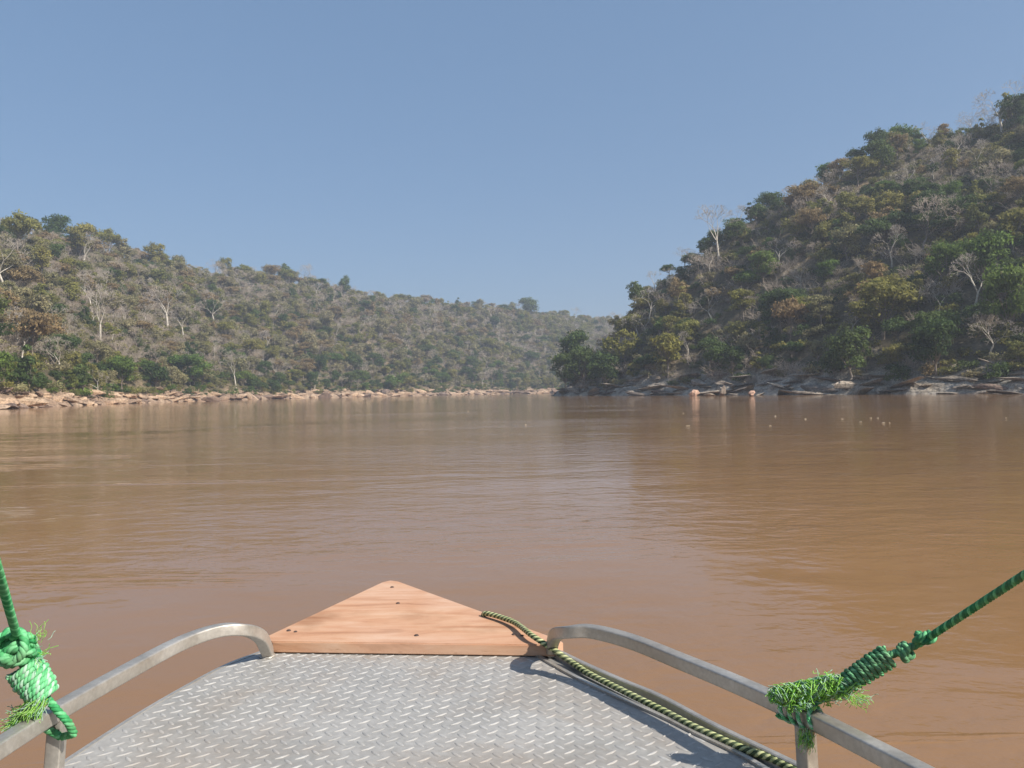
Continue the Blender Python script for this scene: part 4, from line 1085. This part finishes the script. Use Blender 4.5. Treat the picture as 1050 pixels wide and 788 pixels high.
# right guy rope
R0 = at(1050, 590, 1.17); K1 = at(948, 657, 1.40); K2 = at(928, 667, 1.405); C1 = at(912, 672, 1.41); C0 = at(861, 705, 1.435); W0 = at(826, 727, 1.45)
far = Vector((.885, .30, 1.90))
gr1 = rope_obj('guy_rope', [strands([far + Vector((.012, -.01, .012)), far, R0, K1], .0068, 3, .024, [0, 0, 1]), strands([K1, K2, C1, C0, W0], .0075, 3, .03, [0, 1, 0])], [R_DARK, R_MID])
tag(gr1, 'dark green guy rope knotted to the right bow rail and rising out of the picture', 'rope', None)
ax = (K1 - C0).normalized()
rope_obj('whipping_coil', [strands(coil_path(C0, C1, .015, .0195, 12), .0046, 3, .02, [0, 0, 1])], [R_DARK, R_MID], gr1)
rope_obj('knot', [strands(catmull(loops(K2 + Vector((0, 0, -.004)), .010, ax, 3, rg, 12), 3), .0068, 3, .026, [0, 0, 1]), strands(catmull(loops(K1 + Vector((0, 0, .004)), .012, Vector((.3, .5, 1)), 2, rg, 12), 3), .0070, 3, .026, [0, 1, 0])], [R_DARK, R_MID], gr1)
rail_c = Vector((.545, 1.452, .98))
rope_obj('rail_lashing', [strands(coil_path(rail_c + Vector((-.030, .052, .0)), rail_c + Vector((.012, -.022, .002)), .0235, .0225, 4), .0042, 3, .02, [0, 1, 0]), strands(catmull([W0 + Vector((.01, 0, 0)), rail_c + Vector((0, .01, .03)), rail_c + Vector((-.02, .02, .02))], 6), .008, 3, .03, [0, 1, 0])], [R_MID, R_PALE], gr1)
pts_ = [at(858, 708, 1.43), at(845, 715, 1.44), at(830, 722, 1.44), at(815, 722, 1.455), at(800, 716, 1.47), at(850, 700, 1.44)]
dirs_ = [(.1, -.3, .3), (-.4, -.2, .5), (-.5, 0, .15), (-.7, .2, .05), (-.8, .3, .1), (-.1, -.1, 1)]
def wad(rg, c0, c1, n, R, r=.0009):
    V, F, MI = [], [], []
    for i in range(n):
        f0 = rg.uniform(-.1, .7); f1 = f0 + rg.uniform(.25, .6); a = rg.uniform(0, 6.28); tw = rg.normal() * 3; pts = []
        rr = R * rg.uniform(.4, 1.15)
        for j in range(8):
            t = j / 7; f = f0 + (f1 - f0) * t; p = c0.lerp(c1, f); q = a + tw * t; pts.append(np.array(p) + np.array([0, math.cos(q), math.sin(q)]) * rr * (.7 + .5 * math.sin(t * 5 + a)))
        v, f_ = tubes([(pts[j], pts[j + 1], r, r) for j in range(7)], 3); b = len(V); V += list(v); F += [tuple(int(x) + b for x in ff) for ff in f_]; MI += [int(rg.uniform() < .3)] * len(f_)
    return V, F, MI
rope_obj('frayed_end', [fray(rg, pts_, dirs_, 420, .017, r=.0008, wave=.010, spread=.8), wad(rg, at(795, 716, 1.47), at(864, 704, 1.43), 900, .018), fray(rg, [at(868, 712, 1.42), at(880, 716, 1.42)], [(.5, -.2, -.3), (.8, 0, -.3)], 70, .028), fray(rg, [rail_c + Vector((-.01, -.02, -.02))], [(-.1, -.3, -1)], 110, .030, spread=.25)], [R_FRAY, R_PALE], gr1)
# left guy rope
K = at(18, 655, 1.47); K3 = at(22, 672, 1.475); D0 = at(24, 684, 1.475); D1 = at(47, 715, 1.485); E0 = at(58, 728, 1.49); E1 = at(70, 741, 1.497); R1 = at(0, 592, 1.25)
top = Vector((-.36, .315, 2.045))
gr2 = rope_obj('guy_rope', [strands([top, R1, at(8, 620, 1.36), K, D0, D1, E0, E1, E1 + Vector((.004, .012, -.028)), E1 + Vector((-.03, .028, -.04)), E1 + Vector((-.052, .004, -.01))], .0078, 3, .028, [0, 1, 0])], [R_LEFT, R_MID])
tag(gr2, 'bright green guy rope with a bulky knot tied to the left bow rail', 'rope', None)
ax2 = (D1 - D0).normalized()
rope_obj('whipping_coil', [strands(coil_path(D0, D1, .031, .024, 8), .0062, 3, .022, [0, 1, 0])], [R_MID, R_PALE], gr2)
rope_obj('knot', [strands(catmull(loops(K3 + Vector((-.006, 0, .004)), .024, (.5, .3, .6), 4, rg, 12), 3), .0088, 3, .03, [0, 1, 0]), strands(catmull(loops(K + Vector((-.002, -.01, -.012)), .023, (.1, .9, .3), 3, rg, 12), 3), .0085, 3, .03, [1, 0, 1])], [R_LEFT, R_MID], gr2)
rope_obj('frayed_end', [fray(rg, [at(43, 715, 1.47), at(35, 724, 1.475), at(28, 735, 1.48)], [(-.5, -.1, -.8), (-.7, 0, -.7), (-.8, 0, -.35)], 600, .045, r=.0008, spread=.25), fray(rg, [at(38, 655, 1.47), at(40, 672, 1.47)], [(.4, 0, .9), (.9, 0, .5)], 26, .04, r=.0006, spread=.4)], [R_FRAY, R_PALE], gr2)
